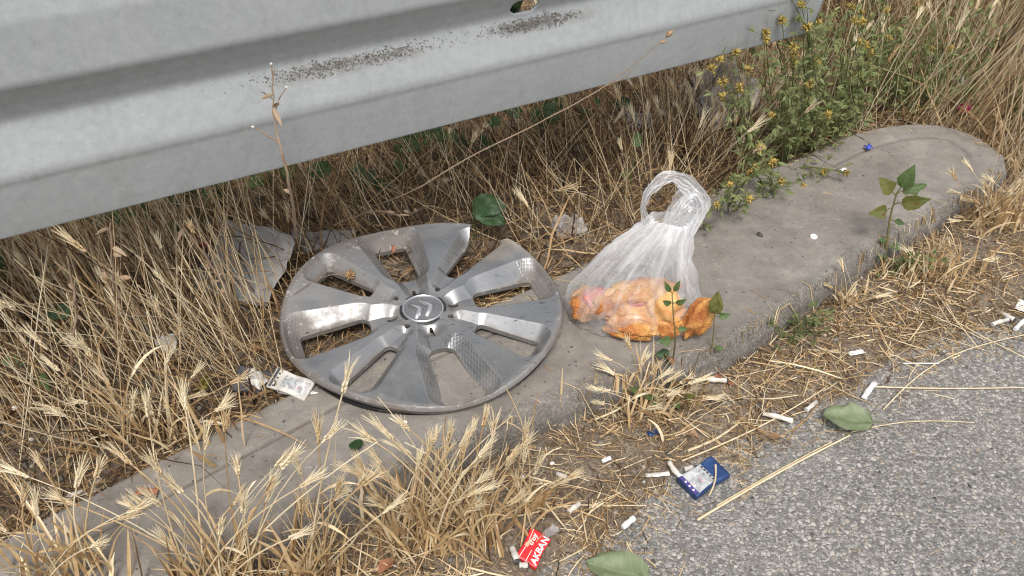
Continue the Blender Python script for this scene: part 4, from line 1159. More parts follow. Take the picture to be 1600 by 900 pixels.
# the prominent tops in the left field
tuft(255, 690, 60, [(205, 640), (262, 565), (170, 600), (300, 590), (95, 640), (225, 545, 0), (340, 640), (75, 545)], 'barley grass tuft rising from the gravel left of the crumpled cigarette cartons', extra=6, ext=(60, 400, 540, 670), leafn=70, hs=(.016, .026), rad=(.0007, .0012))

# ------------------------------------------------------------------ long single straws lying on the ground
def straw(p0, p1, r_, label, lift=.004, bow=.01):
    a, b = atg(*p0, lift), atg(*p1, lift)
    n = 10; s = np.linspace(0, 1, n)[:, None]
    p = a + (b - a) * s; side = norm(np.cross(b - a, [0, 0, 1.0])); p = p + side * (bow * np.sin(np.pi * s)) * RS.normal()
    p[:, 2] = np.maximum(gz(p[:, 0], p[:, 1]) + r_ + .001, p[:, 2])
    m_ = MB(); tubes(m_, p[None], np.full((1, n), r_) * np.linspace(1, .7, n), np.array([.86 + .08 * RS.rand()]), 5)
    tag(m_.build('straw_stalk', M_straw, None, a), label, 'straw', 'long straws lying on the ground')
straw((1090, 812), (1328, 680), .0017, 'long thick pale straw lying on the asphalt edge right of the blue packet')
straw((1118, 726), (1108, 774), .0014, 'pale straw lying across the blue packet', .017)
straw((1120, 790), (1300, 690), .0010, 'thin straw lying alongside the long thick straw by the blue packet')
straw((1330, 675), (1522, 660), .0008, 'thin straw on the asphalt pointing right from the curled green leaf')
straw((1366, 604), (1602, 605), .0011, 'straight straw lying level on the asphalt at the right edge')
straw((1380, 640), (1605, 522), .0010, 'slanting straw over the asphalt edge at the right')
straw((1066, 720), (1290, 606), .0013, 'long straw slanting across the chaff above the white cigarette')
straw((930, 655), (1012, 592), .0015, 'short thick straw on the chaff in front of the bread bag')
straw((1120, 566), (1238, 568), .0009, 'level straw lying on the dirt right of the bread bag')
straw((1075, 704), (1155, 660), .0019, 'short thick straw left of the white cigarette')
straw((780, 812), (1010, 790), .0012, 'long straw lying across the chaff above the red card')
straw((730, 886), (905, 900), .0013, 'straw at the bottom edge below the red card')
straw((1450, 440), (1530, 545), .0009, 'straw lying near the cigarette ends at the right edge')
straw((1490, 500), (1605, 560), .0009, 'straw crossing under the cigarette ends at the right edge')

# ------------------------------------------------------------------ dead weed stalks
def twig(name, paths_r, label, cat='dead weed', buds=(), bud_mat=None, nob=0, var=.6):
    b0 = np.asarray(paths_r[0][0][0], float)
    t_ = thing(name, b0, label, cat, 'dead weed stalks')
    for i, (pts, ra0, ra1) in enumerate(paths_r):
        p = smooth_path(pts, 26); p = p + RS.normal(size=p.shape) * ra0 * .25
        m_ = MB(); tubes(m_, p[None], np.linspace(ra0, ra1, 26)[None] * (1 + .25 * RS.rand(1, 26)), np.array([var + .1 * RS.normal()]), 6)
        if nob and i == 0:
            for k in RS.randint(4, 25, nob):
                d = norm(RS.normal(size=3) + np.array([0, 0, .6])); ll = .008 + .014 * RS.rand(); s = np.linspace(0, 1, 5)[:, None]
                ribbons(m_, (p[k] + d * ll * s - np.array([0, 0, 1]) * ll * .4 * s ** 2)[None], np.array([[.0006, .0022, .0026, .0018, .0003]]), norm(RS.normal(size=(1, 3))), np.array([.55 + .3 * RS.rand()]))
        m_.build('stem' if i == 0 else 'twig', M_twig, t_, b0)
    for (p, d, L_, W_) in buds:
        m_ = MB(); p = np.asarray(p); d = norm(np.asarray(d, float)); k = 10
        A = norm(np.cross(d, [0, 1.0, .2])); Bv = np.cross(d, A); a = np.linspace(0, 2 * np.pi, 8, endpoint=False); s = np.linspace(0, 1, k)
        G_ = p + d * (s[:, None, None] * L_) + (np.sin(np.pi * s) ** .7 * W_ + .0002)[:, None, None] * (np.cos(a)[None, :, None] * A + np.sin(a)[None, :, None] * Bv)
        vt_ = np.zeros(G_.shape); vt_[..., 0] = .55
        add_grid(m_, G_, vt_, 0, True); m_.build('bud', bud_mat or M_leaf_b, t_, b0)
    return t_
g0 = atg(466, 392)
T = lambda px, py, y: P2(px, py, y)
twig('dead_weed_stalk', [([g0, T(459, 335, .985), T(452, 290, .915), T(441, 240, .895), T(430, 190, .89), T(427, 150, .88), T(424, 102, .87)], .0021, .0006),
                         ([T(430, 176, .89), T(436, 155, .885), T(447, 138, .88)], .0009, .0005), ([T(426, 122, .875), T(430, 108, .87)], .0006, .0005),
                         ([T(436, 224, .893), T(418, 212, .89), T(398, 199, .885)], .0010, .0006)],
     'grey leafless weed stalk standing in front of the rail behind the wheel cover', nob=7,
     buds=[(T(424, 102, .87), (0, 0, 1), .003, .0014), (T(447, 138, .88), (.4, 0, 1), .003, .0014), (T(398, 199, .885), (-1, 0, .3), .004, .0014)], bud_mat=M_paper_d, var=.85)
gd = atg(545, 335)
twig('dead_weed_stalk', [([gd, T(640, 300, 1.10), T(735, 245, 1.07), T(850, 188, 1.06), T(945, 135, 1.06), T(1000, 93, 1.06), T(1046, 54, 1.06)], .0011, .0004),
                         ([T(945, 135, 1.06), T(975, 122, 1.05), T(988, 110, 1.05)], .0008, .0004)],
     'long thin dry stalk slanting up across the lower face of the rail', buds=[(T(1040, 58, 1.06), (.7, 0, .7), .012, .0032), (T(1030, 66, 1.055), (1, 0, .1), .008, .002)], var=.72)
g2 = atg(190, 640)
twig('dead_weed_stalk', [([g2, T(186, 560, .80), T(181, 470, .80), T(175, 400, .80), T(172, 345, .80)], .0022, .0009),
                         ([T(181, 470, .80), T(172, 440, .79), T(168, 425, .79)], .001, .0006), ([T(177, 435, .80), T(190, 432, .79), T(202, 434, .79)], .0009, .0005)],
     'brown leafless weed stalk standing in the dry grass at the left', nob=10, buds=[(T(168, 440, .79), (0, 0, 1), .014, .0035), (T(186, 434, .79), (1, 0, 0), .014, .003), (T(180, 395, .80), (.4, 0, .8), .010, .0034)])
g3 = atg(392, 520)
twig('dead_weed_stalk', [([g3, T(362, 470, .90), T(340, 430, .91), T(310, 385, .92), T(282, 350, .93), T(262, 325, .94)], .0022, .001)],
     'grey stalk leaning up to the left beside the grey plastic sheet', nob=7, buds=[(T(352, 460, .90), (-.3, 0, 1), .010, .003)])
g4 = atg(120, 640)
twig('dead_weed_stalk', [([g4, T(112, 560, .74), T(118, 480, .76), T(104, 400, .78)], .0018, .0008)], 'thin brown weed stalk nearest the left edge in the dry grass', nob=9)
g5 = atg(700, 300)
twig('dead_weed_stalk', [([g5, T(640, 335, 1.14), T(585, 330, 1.12), T(520, 352, 1.11)], .0018, .0008), ([T(640, 332, 1.14), T(625, 300, 1.14), T(600, 285, 1.14)], .0010, .0006)], 'bent brown stalk in the tangle above the wheel cover', nob=9, var=.5)

# ------------------------------------------------------------------ leaves
def leaf_pts(base, d, n, L, W, kind='ovate', fold=.25, curl=.3, nu=13, nv=9, seed=0, twist=0.0):
    d = norm(np.asarray(d, float)); n = np.asarray(n, float); n = norm(n - d * (n @ d)); s = np.cross(n, d)
    u = np.linspace(0, 1, nu); v = np.linspace(-1, 1, nv)
    if kind == 'ovate': w = np.sin(np.pi * u ** .75) ** .9 * (1 - .25 * u)
    elif kind == 'heart': w = np.clip(np.sqrt(np.clip(u, 0, 1)) * 1.9 * (1 - u) ** .75, 0, 1.1) + .02
    elif kind == 'lance': w = np.sin(np.pi * u ** .8)
    elif kind == 'round': w = np.sqrt(np.clip(1 - (2 * u - 1) ** 2, 0, 1)) * (1 + .06 * np.sin(u * 19))
    elif kind == 'lobed': w = np.sin(np.pi * u ** .7) ** .8 * (.82 + .22 * np.sin(u * 15 + 1))
    w = np.maximum(w, .015)
    U_, V_ = np.meshgrid(u, v, indexing='ij')
    jag = 1 + .05 * np.sin(U_ * 40 + seed) * np.abs(V_) ** 3 + .14 * vnoise(U_ * 3 + seed, V_ * 2, 2, 2)
    X_ = U_ * L - (np.abs(V_) ** 2 * L * .12 * (1 - U_) if kind in ('heart', 'lobed') else 0)
    Y_ = V_ * w[:, None] * W / 2 * jag
    Z_ = fold * np.abs(Y_) + curl * L * (-(U_) ** 2) + (.05 + .05 * (kind in ('heart', 'round', 'lobed'))) * L * vnoise(U_ * 2.6 + seed, V_ * 2 + seed, 2, 2)
    tw_ = twist * U_
    Y2 = Y_ * np.cos(tw_) - Z_ * np.sin(tw_) * .0; Z2 = Z_ + Y_ * np.sin(tw_)
    P = np.asarray(base) + X_[..., None] * d + Y2[..., None] * s + Z2[..., None] * n
    vt_ = np.stack([0 * U_ + .5, U_, V_ * w[:, None]], -1)
    return P, vt_
def leaf_part(name, mat, parent, origin, *a, **k):
    P, vt_ = leaf_pts(*a, **k); m_ = MB(); add_grid(m_, P, vt_)
    o = m_.build(name, mat, parent, origin); return o
def ground_leaf(px, py, ang, L, W, kind, mat, label, lift=.004, fold=.2, curl=.15, tilt=(0, 0, 1), stalk=.0, name='fallen_leaf', cat='leaf', twist=0.0):
    b = atg(px, py, lift); a = R_(ang); d = np.array([math.cos(a), math.sin(a), 0])
    b = b - d * L / 2
    t_ = thing(name, b, label, cat, 'leaves lying about')
    P, vt_ = leaf_pts(b, d, tilt, L, W, kind, fold, curl, seed=px, twist=twist)
    zmin = (P[..., 2] - gz(P[..., 0].ravel(), P[..., 1].ravel()).reshape(P.shape[:2])).min()
    if zmin < .0012: P[..., 2] += .0012 - zmin
    m_ = MB(); add_grid(m_, P, vt_); m_.build('blade', mat, t_, b)
    if stalk:
        p = np.stack([P[0, 4] - d * stalk * s + np.array([0, 0, .002 * math.sin(3 * s)]) for s in np.linspace(0, 1, 6)])
        m_ = MB(); tubes(m_, p[None], np.full((1, 6), .0007), np.array([.5]), 5); m_.build('leaf_stalk', M_green, t_, b)
    return t_
ground_leaf(960, 890, 160, .064, .058, 'heart', M_leaf_p, 'large pale green leaf on the asphalt at the bottom edge', .006, .10, .05, (.05, -.15, 1), .02)
ground_leaf(1324, 656, 170, .064, .050, 'round', M_leaf_p, 'curled pale green leaf on the asphalt edge right of the white cigarette', .010, .35, -.05, (0, -.25, 1), .012, twist=.5)
ground_leaf(558, 694, 80, .022, .018, 'ovate', M_leaf_d, 'small dark green leaf on the kerb below the wheel cover', .004, .3, .1, (-.2, -.3, 1))
ground_leaf(325, 592, 75, .055, .016, 'lance', M_leaf_y, 'yellow curled leaf on the grass left of the wheel cover', .02, .5, .3, (.6, -.6, .6), twist=1.2)
ground_leaf(397, 612, 95, .045, .013, 'lance', M_leaf_b, 'brown withered leaf hanging by the crumpled cartons', .012, .5, .3, (.3, -.8, .5), twist=1.0)
ground_leaf(1042, 572, 100, .036, .016, 'lance', M_leaf_b, 'tan curled dry leaf in front of the bread bag', .012, .6, .4, (.3, -.7, .6), twist=.8)
ground_leaf(1078, 676, -25, .026, .012, 'lance', M_leaf_b, 'brown dry leaf on the chaff below the bread bag', .004, .5, .2, twist=.5)
ground_leaf(1218, 522, 20, .016, .012, 'ovate', M_leaf_r, 'small pinkish dry leaf at the foot of the kerb', .004, .4, .2)
ground_leaf(1128, 560, 60, .014, .010, 'ovate', M_leaf_r, 'small red brown leaf under the seedling by the bag', .004, .4, .2)
ground_leaf(1140, 598, 120, .013, .010, 'ovate', M_leaf_r, 'tiny pink dry leaf on the dirt right of the white cigarette end', .004, .4, .2)
ground_leaf(1212, 684, 10, .020, .010, 'lance', M_leaf_b, 'light brown dry leaf under the white cigarette', .003, .4, .2)
ground_leaf(606, 886, 60, .03, .014, 'lance', M_leaf_r, 'rust brown dry leaf at the bottom edge in the grass', .006, .5, .3)
ground_leaf(800, 742, 80, .024, .015, 'ovate', M_leaf_b, 'brown dry leaf in the chaff right of the middle tuft', .006, .4, .3)
# the one dry leaf and the dry flower head lying on the wheel cover
def cov_top(px, py, lift=.002):
    best = None
    for rq in np.linspace(-1, 1, 161):
        pass
    z_ = HC[2]
    for _ in range(10):
        p = at(px, py, z_); q_ = p - HC; x_, y_ = (q_ @ hx) / HR, (q_ @ hy) / HR
        w_ = cover_world(np.array([x_]), np.array([y_]), cover_z(np.array([x_]), np.array([y_])))[0]; z_ = .5 * z_ + .5 * w_[2]
    return np.array([p[0], p[1], z_ + lift])
bL = cov_top(612, 398)
o = leaf_part('fallen_leaf', M_leaf_r, None, bL, bL, (.25, .9, .4), (.6, -.6, .5), .019, .008, 'lance', .4, .2)
tag(o, 'small red brown dry leaf caught on the upper part of the wheel cover', 'leaf', 'leaves lying about')
def flower_cluster(mb, c, R0, var, n=26, up_=(0, 0, 1), fl=.0045):
    d = norm(RS.normal(size=(n, 3)) + np.asarray(up_) * .5)
    s1 = norm(np.cross(d, RS.normal(size=(n, 3)))); s2 = np.cross(d, s1)
    c0 = np.asarray(c) + d * R0 * (.25 + .4 * RS.rand(n, 1)); hl = R0 * (.55 + .35 * RS.rand(n, 1)); hw = fl * .28
    V = np.stack([c0 - d * hl * .4, c0 + s1 * hw, c0 + s2 * hw, c0 - s1 * hw, c0 - s2 * hw, c0 + d * hl], 1)
    tri = np.array([[0, 2, 1], [0, 3, 2], [0, 4, 3], [0, 1, 4], [5, 1, 2], [5, 2, 3], [5, 3, 4], [5, 4, 1]])
    vt_ = np.zeros((n, 6, 3)); vt_[..., 0] = np.clip(var + .25 * RS.normal(size=n), 0, 1)[:, None]
    mb.add(V.reshape(-1, 3), None, (np.arange(n)[:, None, None] * 6 + tri[None]).reshape(-1, 3), vt_.reshape(-1, 3))
def dry_head(p, R0, label, stem):
    t_ = thing('dried_flower_head', p, label, 'dried flower', 'dried flower heads')
    m_ = MB(); flower_cluster(m_, p, R0, .62, 60); m_.build('head', M_twig_o, t_, p)
    sp = smooth_path(stem, 14); m_ = MB(); tubes(m_, sp[None], np.full((1, 14), .0006), np.array([.6]), 5); m_.build('stem', M_twig, t_, p)
M_twig_o = translucent_mat('ochre_dry_petals', lambda m: straw_col(m, [(0, (.12, .06, .025)), (.6, (.34, .20, .09)), (1, (.5, .34, .17))]), .75, .1)
p_ = cov_top(548, 438, .008); dry_head(p_, .008, 'round ochre dried flower head lying on the wheel cover', [p_, p_ + [-.03, -.002, .002], cov_top(470, 456, .004), cov_top(438, 470, -.01)])
p_ = atg(397, 546, .02); dry_head(p_, .009, 'round brown dried flower head in the grass left of the wheel cover', [p_, p_ + [.004, .01, -.01], atg(405, 550)])

# ------------------------------------------------------------------ leafy weeds
def seedling(name, base, stem_pts, leaves, label, mat, group='young leafy weeds', r0=.0014):
    t_ = thing(name, base, label, 'weed', group)
    p = smooth_path(stem_pts, 20); m_ = MB(); tubes(m_, p[None], np.linspace(r0, r0 * .5, 20)[None], np.array([.55]), 6)
    m_.build('stem', M_stem_w, t_, base)
    for lf in leaves:
        fr, d, n, L_, W_, kind = lf[:6]; mt = lf[6] if len(lf) > 6 else mat
        a = p[int(fr * 19)]; d = norm(np.asarray(d, float)); pet = L_ * .35
        s = np.linspace(0, 1, 6)[:, None]; pp = a + d * pet * s + np.array([0, 0, .003]) * np.sin(np.pi * s)
        m_ = MB(); P, vt_ = leaf_pts(pp[-1], d, n, L_, W_, kind, .3, .22, seed=RS.rand() * 9); add_grid(m_, P, vt_)
        lo = m_.build('leaf', mt, t_, base)
        m_ = MB(); tubes(m_, pp[None], np.full((1, 6), r0 * .45), np.array([.5]), 5); m_.build('leaf_stalk', M_stem_w, lo, base)
    return t_
M_stem_w = translucent_mat('green_brown_stem', lambda m: straw_col(m, [(0, (.06, .05, .02)), (.5, (.14, .12, .05)), (1, (.22, .2, .1))]), .6, .05)
b = atg(1384, 402); y0_ = b[1]
seedling('leafy_weed', b, [b, P2(1386, 375, y0_), P2(1392, 335, y0_), P2(1402, 300, y0_)],
         [(.98, (.15, -.2, .9), (-.3, -1, .3), .040, .028, 'ovate', M_leaf_g), (.9, (-.45, -.1, .5), (.2, -1, .3), .036, .026, 'ovate', M_leaf_v), (.8, (.25, -.3, .25), (-.2, -1, .5), .042, .026, 'ovate', M_leaf_v),
          (.75, (-.35, -.2, .05), (.2, -1, .5), .034, .024, 'ovate', M_leaf_v), (.95, (.85, .0, .35), (-.3, -.8, .6), .034, .022, 'lobed', M_leaf_g), (.6, (.7, 0, -.1), (0, -.6, .8), .020, .012, 'ovate', M_leaf_g), (.3, (.5, -.3, .1), (0, -.6, .8), .018, .013, 'ovate', M_leaf_g),
          (.35, (-.5, -.3, .3), (0, -.6, .8), .016, .011, 'ovate', M_leaf_g)], 'broad leaved green and reddish weed growing at the front edge of the kerb', M_leaf_g, r0=.0022)
b = atg(1112, 545); y0_ = b[1]
seedling('leafy_weed', b, [b, P2(1115, 520, y0_), P2(1116, 495, y0_)],
         [(.98, (-.05, -.1, 1), (-.3, -1, .2), .030, .022, 'heart', M_leaf_v), (.95, (1, 0, .25), (0, -.8, .5), .016, .010, 'ovate', M_leaf_g), (.1, (.6, -.3, .2), (0, -.6, .8), .012, .009, 'ovate', M_leaf_g)],
         'single heart shaped leaf seedling standing right of the bread bag', M_leaf_v, r0=.0013)
b = atg(1052, 560); y0_ = b[1] - .02
seedling('leafy_weed', b, [b, P2(1055, 530, y0_), P2(1052, 490, y0_), P2(1050, 458, y0_)],
         [(.98, (.3, -.1, 1), (-.2, -1, .2), .017, .007, 'lance'), (.95, (-.5, -.1, .9), (-.1, -1, .2), .017, .007, 'lance'), (.8, (.5, -.2, .4), (0, -1, .3), .014, .009, 'ovate'), (.8, (-.4, -.2, .3), (0, -1, .3), .013, .009, 'ovate'),
          (.35, (-.8, -.3, .2), (0, -.8, .6), .018, .014, 'ovate'), (.2, (-.9, -.3, 0), (0, -.8, .6), .020, .014, 'ovate', M_leaf_d), (.5, (.8, -.2, .1), (0, -.8, .6), .012, .008, 'ovate'), (.1, (-.4, -.6, .1), (0, -.6, .8), .014, .012, 'ovate')],
         'slender weed with small pointed leaves against the front of the bread bag', M_leaf_g, r0=.0012)
b = atg(1010, 640); y0_ = b[1]
seedling('leafy_weed', b, [b, P2(1005, 625, y0_), P2(1000, 610, y0_)], [(.9, (-.5, -.3, .5), (0, -.7, .7), .015, .012, 'ovate'), (.7, (.6, -.3, .2), (0, -.7, .7), .014, .010, 'ovate'), (.4, (1, -.4, .1), (0, -.7, .7), .015, .011, 'ovate')], 'tiny green weed in the dry tuft in front of the bread bag', M_leaf_g, r0=.001)
b = atg(1065, 640); y0_ = b[1]
seedling('leafy_weed', b, [b, P2(1067, 632, y0_), P2(1066, 622, y0_)], [(.9, (.4, -.3, .5), (0, -.7, .7), .016, .012, 'ovate', M_leaf_v), (.5, (-.6, -.3, .3), (0, -.7, .7), .013, .010, 'ovate')], 'tiny green weed on the dirt above the white cigarette end', M_leaf_g, r0=.001)

# dark broad leaves in the shade under the rail
def broad(px, py, label, n, L0, mat, up_=.05, seed=0, spread=.05):
    b = atg(px, py); rs = np.random.RandomState(seed); t_ = thing('broad_leaf_weed', b, label, 'weed', 'broad leaved weeds in the grass')
    m_ = MB(); c = b + np.array([0, 0, up_])
    for i in range(n):
        a = rs.rand() * 6.28; tipp = c + np.array([math.cos(a) * spread * rs.rand(), math.sin(a) * spread * .7 * rs.rand(), (rs.rand() - .3) * .06])
        p = stalk_path(b, tipp, np.array([0, 0, .02]), 8); tubes(m_, p[None], np.full((1, 8), .0012), np.array([.4]), 5)
        d = norm(np.array([math.cos(a), math.sin(a) - .4, .1 + .3 * rs.normal()])); L_ = L0 * (.75 + .5 * rs.rand())
        leaf_part('leaf', mat, t_, b, tipp, d, (rs.normal() * .3, -.75, .65), L_, L_ * .85, 'heart', .15, .15, seed=i + seed)
    m_.build('stem', M_green, t_, b)
broad(700, 262, 'dark green broad leaved weed in the shade under the middle of the rail', 9, .045, M_leaf_d, .07, 1, .09)
broad(320, 365, 'dark green broad leaved weed under the rail beside the grey plastic sheet', 8, .042, M_leaf_d, .07, 2, .06)
broad(815, 235, 'green leaved weed under the rail right of the middle', 5, .035, M_leaf_d, .05, 3, .06)
broad(740, 375, 'green broad leaf showing behind the broken rim of the wheel cover', 2, .040, M_leaf_d, .035, 4, .015)
broad(985, 292, 'small green leaf in the dry grass left of the bag handles', 2, .022, M_leaf_g, .04, 5, .015)
broad(20, 460, 'dark leaved weed at the left edge under the rail', 5, .04, M_leaf_d, .10, 6, .05)
broad(95, 560, 'grey green leaf in the dry grass at the left', 2, .028, M_leaf_d, .05, 7, .02)
broad(70, 620, 'small green leaf low in the dry grass at the left edge', 2, .024, M_leaf_g, .03, 8, .02)
broad(430, 310, 'green broad leaved weed under the rail above the left rim of the wheel cover', 6, .034, M_leaf_g, .06, 21, .06)
broad(640, 268, 'fresh green leaves in the shade left of the middle rail weed', 5, .030, M_leaf_g, .05, 22, .06)
broad(905, 205, 'dark broad leaves under the rail behind the long diagonal stalk', 6, .032, M_leaf_d, .05, 23, .07)
broad(240, 400, 'dark broad leaves in the grass left of the grey plastic sheet', 5, .034, M_leaf_d, .06, 24, .06)
broad(560, 320, 'dark leaves in the tangle above the wheel cover', 4, .032, M_leaf_d, .05, 9, .06)
hp = RP0 + rd * HS - rn * .028 + np.array([0, 0, .122]); b = np.array([hp[0], hp[1], float(gz(hp[0], hp[1])[0])])
t_ = thing('broad_leaf_weed', b, 'green leaves showing through the slot in the rail', 'weed', 'broad leaved weeds in the grass')
m_ = MB()
for i in range(7):
    tp_ = hp + np.array([(RS.rand() - .5) * .035, .02 * RS.rand(), (RS.rand() - .5) * .03]); tubes(m_, stalk_path(b if i == 0 else hp, tp_, np.array([.01, .02, 0]), 8)[None], np.full((1, 8), .0008), np.array([.4]), 5)
    leaf_part('leaf', M_leaf_g if i % 2 else M_leaf_d, t_, b, tp_, (RS.normal(), .2, RS.normal() * .5), (RS.normal() * .3, -.8, .5), .034, .022, 'ovate', .2, .2, seed=i)
m_.build('stem', M_twig, t_, b)

# ------------------------------------------------------------------ flowering weeds
def leaflets(mb, a, d, L, W, var):
    """three narrow leaflets at the end of a short stalk"""
    for k in (-1, 0, 1):
        sd = norm(np.cross(d, np.array([0, 0, 1.0]) + RS.normal(size=3) * .3)); e = norm(d + sd * k * .75 + RS.normal(size=3) * .15)
        n_ = norm(np.cross(e, np.cross(RS.normal(size=3) * .5 + np.array([0, -.4, 1]), e))); s_ = np.cross(n_, e)
        l_ = L * (1.0 if k == 0 else .85) * (.8 + .4 * RS.rand())
        V = np.array([a, a + e * l_ * .3 + s_ * W * .5 + n_ * W * .12, a + e * l_ * .3 - n_ * W * .06, a + e * l_ * .3 - s_ * W * .5 + n_ * W * .12,
                      a + e * l_ * .7 + s_ * W * .42 + n_ * W * .1 - n_ * l_ * .05, a + e * l_ * .7 - n_ * W * .06 - n_ * l_ * .05, a + e * l_ * .7 - s_ * W * .42 + n_ * W * .1 - n_ * l_ * .05, a + e * l_ - n_ * l_ * .12])
        vt_ = np.zeros((8, 3)); vt_[:, 0] = np.clip(var + RS.normal() * .12, 0, 1)
        mb.add(V, [[1, 2, 5, 4], [2, 3, 6, 5]], [[0, 2, 1], [0, 3, 2], [4, 5, 7], [5, 6, 7]], vt_)
def flower_weed(base, tips, label, L=.0150, W=.0036, heads_=.5, R0=.0085, dens=9, var=.5, group='flowering weeds', stemvar=.45):
    base = np.asarray(base, float); t_ = thing('flowering_weed', base, label, 'weed', group)
    sm, fm = MB(), MB()
    for tp_ in tips:
        tp_ = np.asarray(tp_, float); L_ = np.linalg.norm(tp_ - base)
        p = stalk_path(base + RS.normal(size=3) * [.008, .008, 0], tp_, np.array([0, 0, .12 * L_]) + RS.normal(size=3) * .05 * L_, 14)
        tubes(sm, p[None], np.linspace(.0013, .0006, 14)[None], np.array([stemvar + .1 * RS.normal()]), 5)
        for k in range(dens):
            i = 3 + int(11 * (k + RS.rand()) / dens); i = min(i, 13); d = norm(RS.normal(size=3) + norm(p[min(i + 1, 13)] - p[i - 1]) * .6)
            l2 = .008 + .018 * RS.rand(); q_ = np.stack([p[i], p[i] + d * l2 * .5 + [0, 0, .001], p[i] + d * l2])
            tubes(sm, q_[None], np.full((1, 3), .0004), np.array([.5]), 3)
            leaflets(fm, q_[-1], d, L, W, var)
            if RS.rand() < .5: leaflets(fm, p[i], norm(RS.normal(size=3)), L * .7, W * .8, var)
        if RS.rand() < heads_:
            hm = MB(); flower_cluster(hm, p[-1] + norm(p[-1] - p[-2]) * .003, R0 * (.8 + .4 * RS.rand()), .45 + .3 * RS.rand(), 34); hm.build('flower_head', M_flower, t_, base)
    sm.build('stem', M_green, t_, base)
    tag(fm.build('foliage', M_green, t_, base), kind='stuff')
def fw_px(bx, by, tips, label, dy=.0, **k):
    b = atg(bx, by); flower_weed(b, [P2(x, y, b[1] + dy + (RS.rand() - .5) * .05) for x, y in tips], label, **k)
def many(x0, x1, y0, y1, n): return [(x0 + (x1 - x0) * RS.rand(), y0 + (y1 - y0) * RS.rand()) for _ in range(n)]
fw_px(1180, 278, [(1150, 85), (1125, 95), (1168, 112), (1130, 130)] + many(1110, 1200, 100, 220, 4), 'green flowering weed left of the rail end with heads against the steel', -.13, dens=7)
fw_px(1228, 258, [(1205, 20), (1222, 35), (1195, 52), (1240, 75)] + many(1195, 1265, 30, 190, 7), 'tall flowering weed rising in front of the rail end with heads against the steel', -.13, dens=11)
fw_px(1262, 240, [(1235, -5), (1262, 45), (1280, 20)] + many(1215, 1310, 0, 200, 10), 'tall flowering weed rising past the top edge at the rail end', -.14, dens=12)
fw_px(1300, 222, [(1300, 45), (1335, 35), (1275, 95)] + many(1250, 1350, 20, 190, 10), 'bushy flowering weed with yellow heads right of the rail end', -.08, dens=12)
fw_px(1335, 205, [(1305, 120), (1270, 130), (1350, 120)] + many(1260, 1420, 60, 160, 8), 'low bushy flowering weed behind the rounded kerb end', -.02, dens=12)
fw_px(1400, 185, many(1330, 1500, -10, 140, 13), 'green weed with few flowers at the top behind the kerb', 0, dens=12, heads_=.2)
fw_px(1262, 246, [(1225, 195), (1240, 160), (1290, 180), (1200, 215)] + many(1190, 1310, 150, 240, 5), 'low green weed at the back edge of the kerb', -.03, dens=8, heads_=.3)
fw_px(1330, 140, many(1240, 1400, -30, 80, 12), 'green weed farther back at the top edge above the yellow heads', 0, dens=11, heads_=.25)
fw_px(1385, 150, many(1330, 1440, -30, 90, 10), 'green weed behind the others left of the tall dry grass', 0, dens=11, heads_=.15)
fw_px(1470, 150, many(1420, 1560, -20, 120, 12), 'green weed among the tall dry grass at the top right', 0, dens=10, heads_=.08)
fw_px(1500, 175, many(1440, 1570, 10, 140, 9), 'loose green weed standing in front of the tall dry grass at the top right', -.06, dens=10, heads_=.12)
fw_px(1425, 180, many(1370, 1500, 40, 150, 8), 'loose green weed with drooping stems behind the middle of the rounded kerb end', -.03, dens=9, heads_=.3)
fw_px(1592, 200, many(1560, 1625, 90, 190, 6), 'green weed at the right edge above the kerb end', 0, dens=9, heads_=0)
fw_px(1560, 80, many(1500, 1610, -40, 30, 7), 'green weed in the top right corner', -.05, dens=11, heads_=.08)
fw_px(1200, 300, many(1150, 1230, 200, 290, 6), 'thin green weed at the kerb edge left of the rail end post', -.02, dens=8, heads_=.3)
fw_px(1140, 330, [(1160, 262), (1180, 262), (1205, 255), (1220, 285), (1170, 312), (1140, 290), (1120, 320)], 'sprawling flowering weed hanging over the kerb right of the bag handles', -.06, dens=6, heads_=.9, R0=.007)
fw_px(1230, 262, [(1275, 300), (1300, 322), (1285, 268), (1320, 270), (1255, 290)], 'flowering sprig trailing over the middle of the kerb', -.08, dens=5, heads_=.55, R0=.007)
b = atg(1093, 352); flower_weed(b, [P2(1090, 346, b[1] - .03), P2(1082, 338, b[1] - .03)], 'small greenish flower sprig touching the right of the bag handles', L=.012, W=.004, heads_=1, R0=.010, dens=3, var=.35)
fw_px(1225, 528, [(1240, 500), (1260, 495), (1215, 510), (1275, 488), (1235, 520), (1290, 500)], 'low dark green weed along the front foot of the kerb', 0, L=.012, W=.003, dens=8, heads_=0, var=.3)
fw_px(1395, 430, [(1430, 420), (1410, 410), (1450, 405), (1380, 425), (1440, 395)], 'small green weed at the foot of the kerb below the broad leaved weed', 0, L=.010, W=.005, dens=6, heads_=0, var=.4)

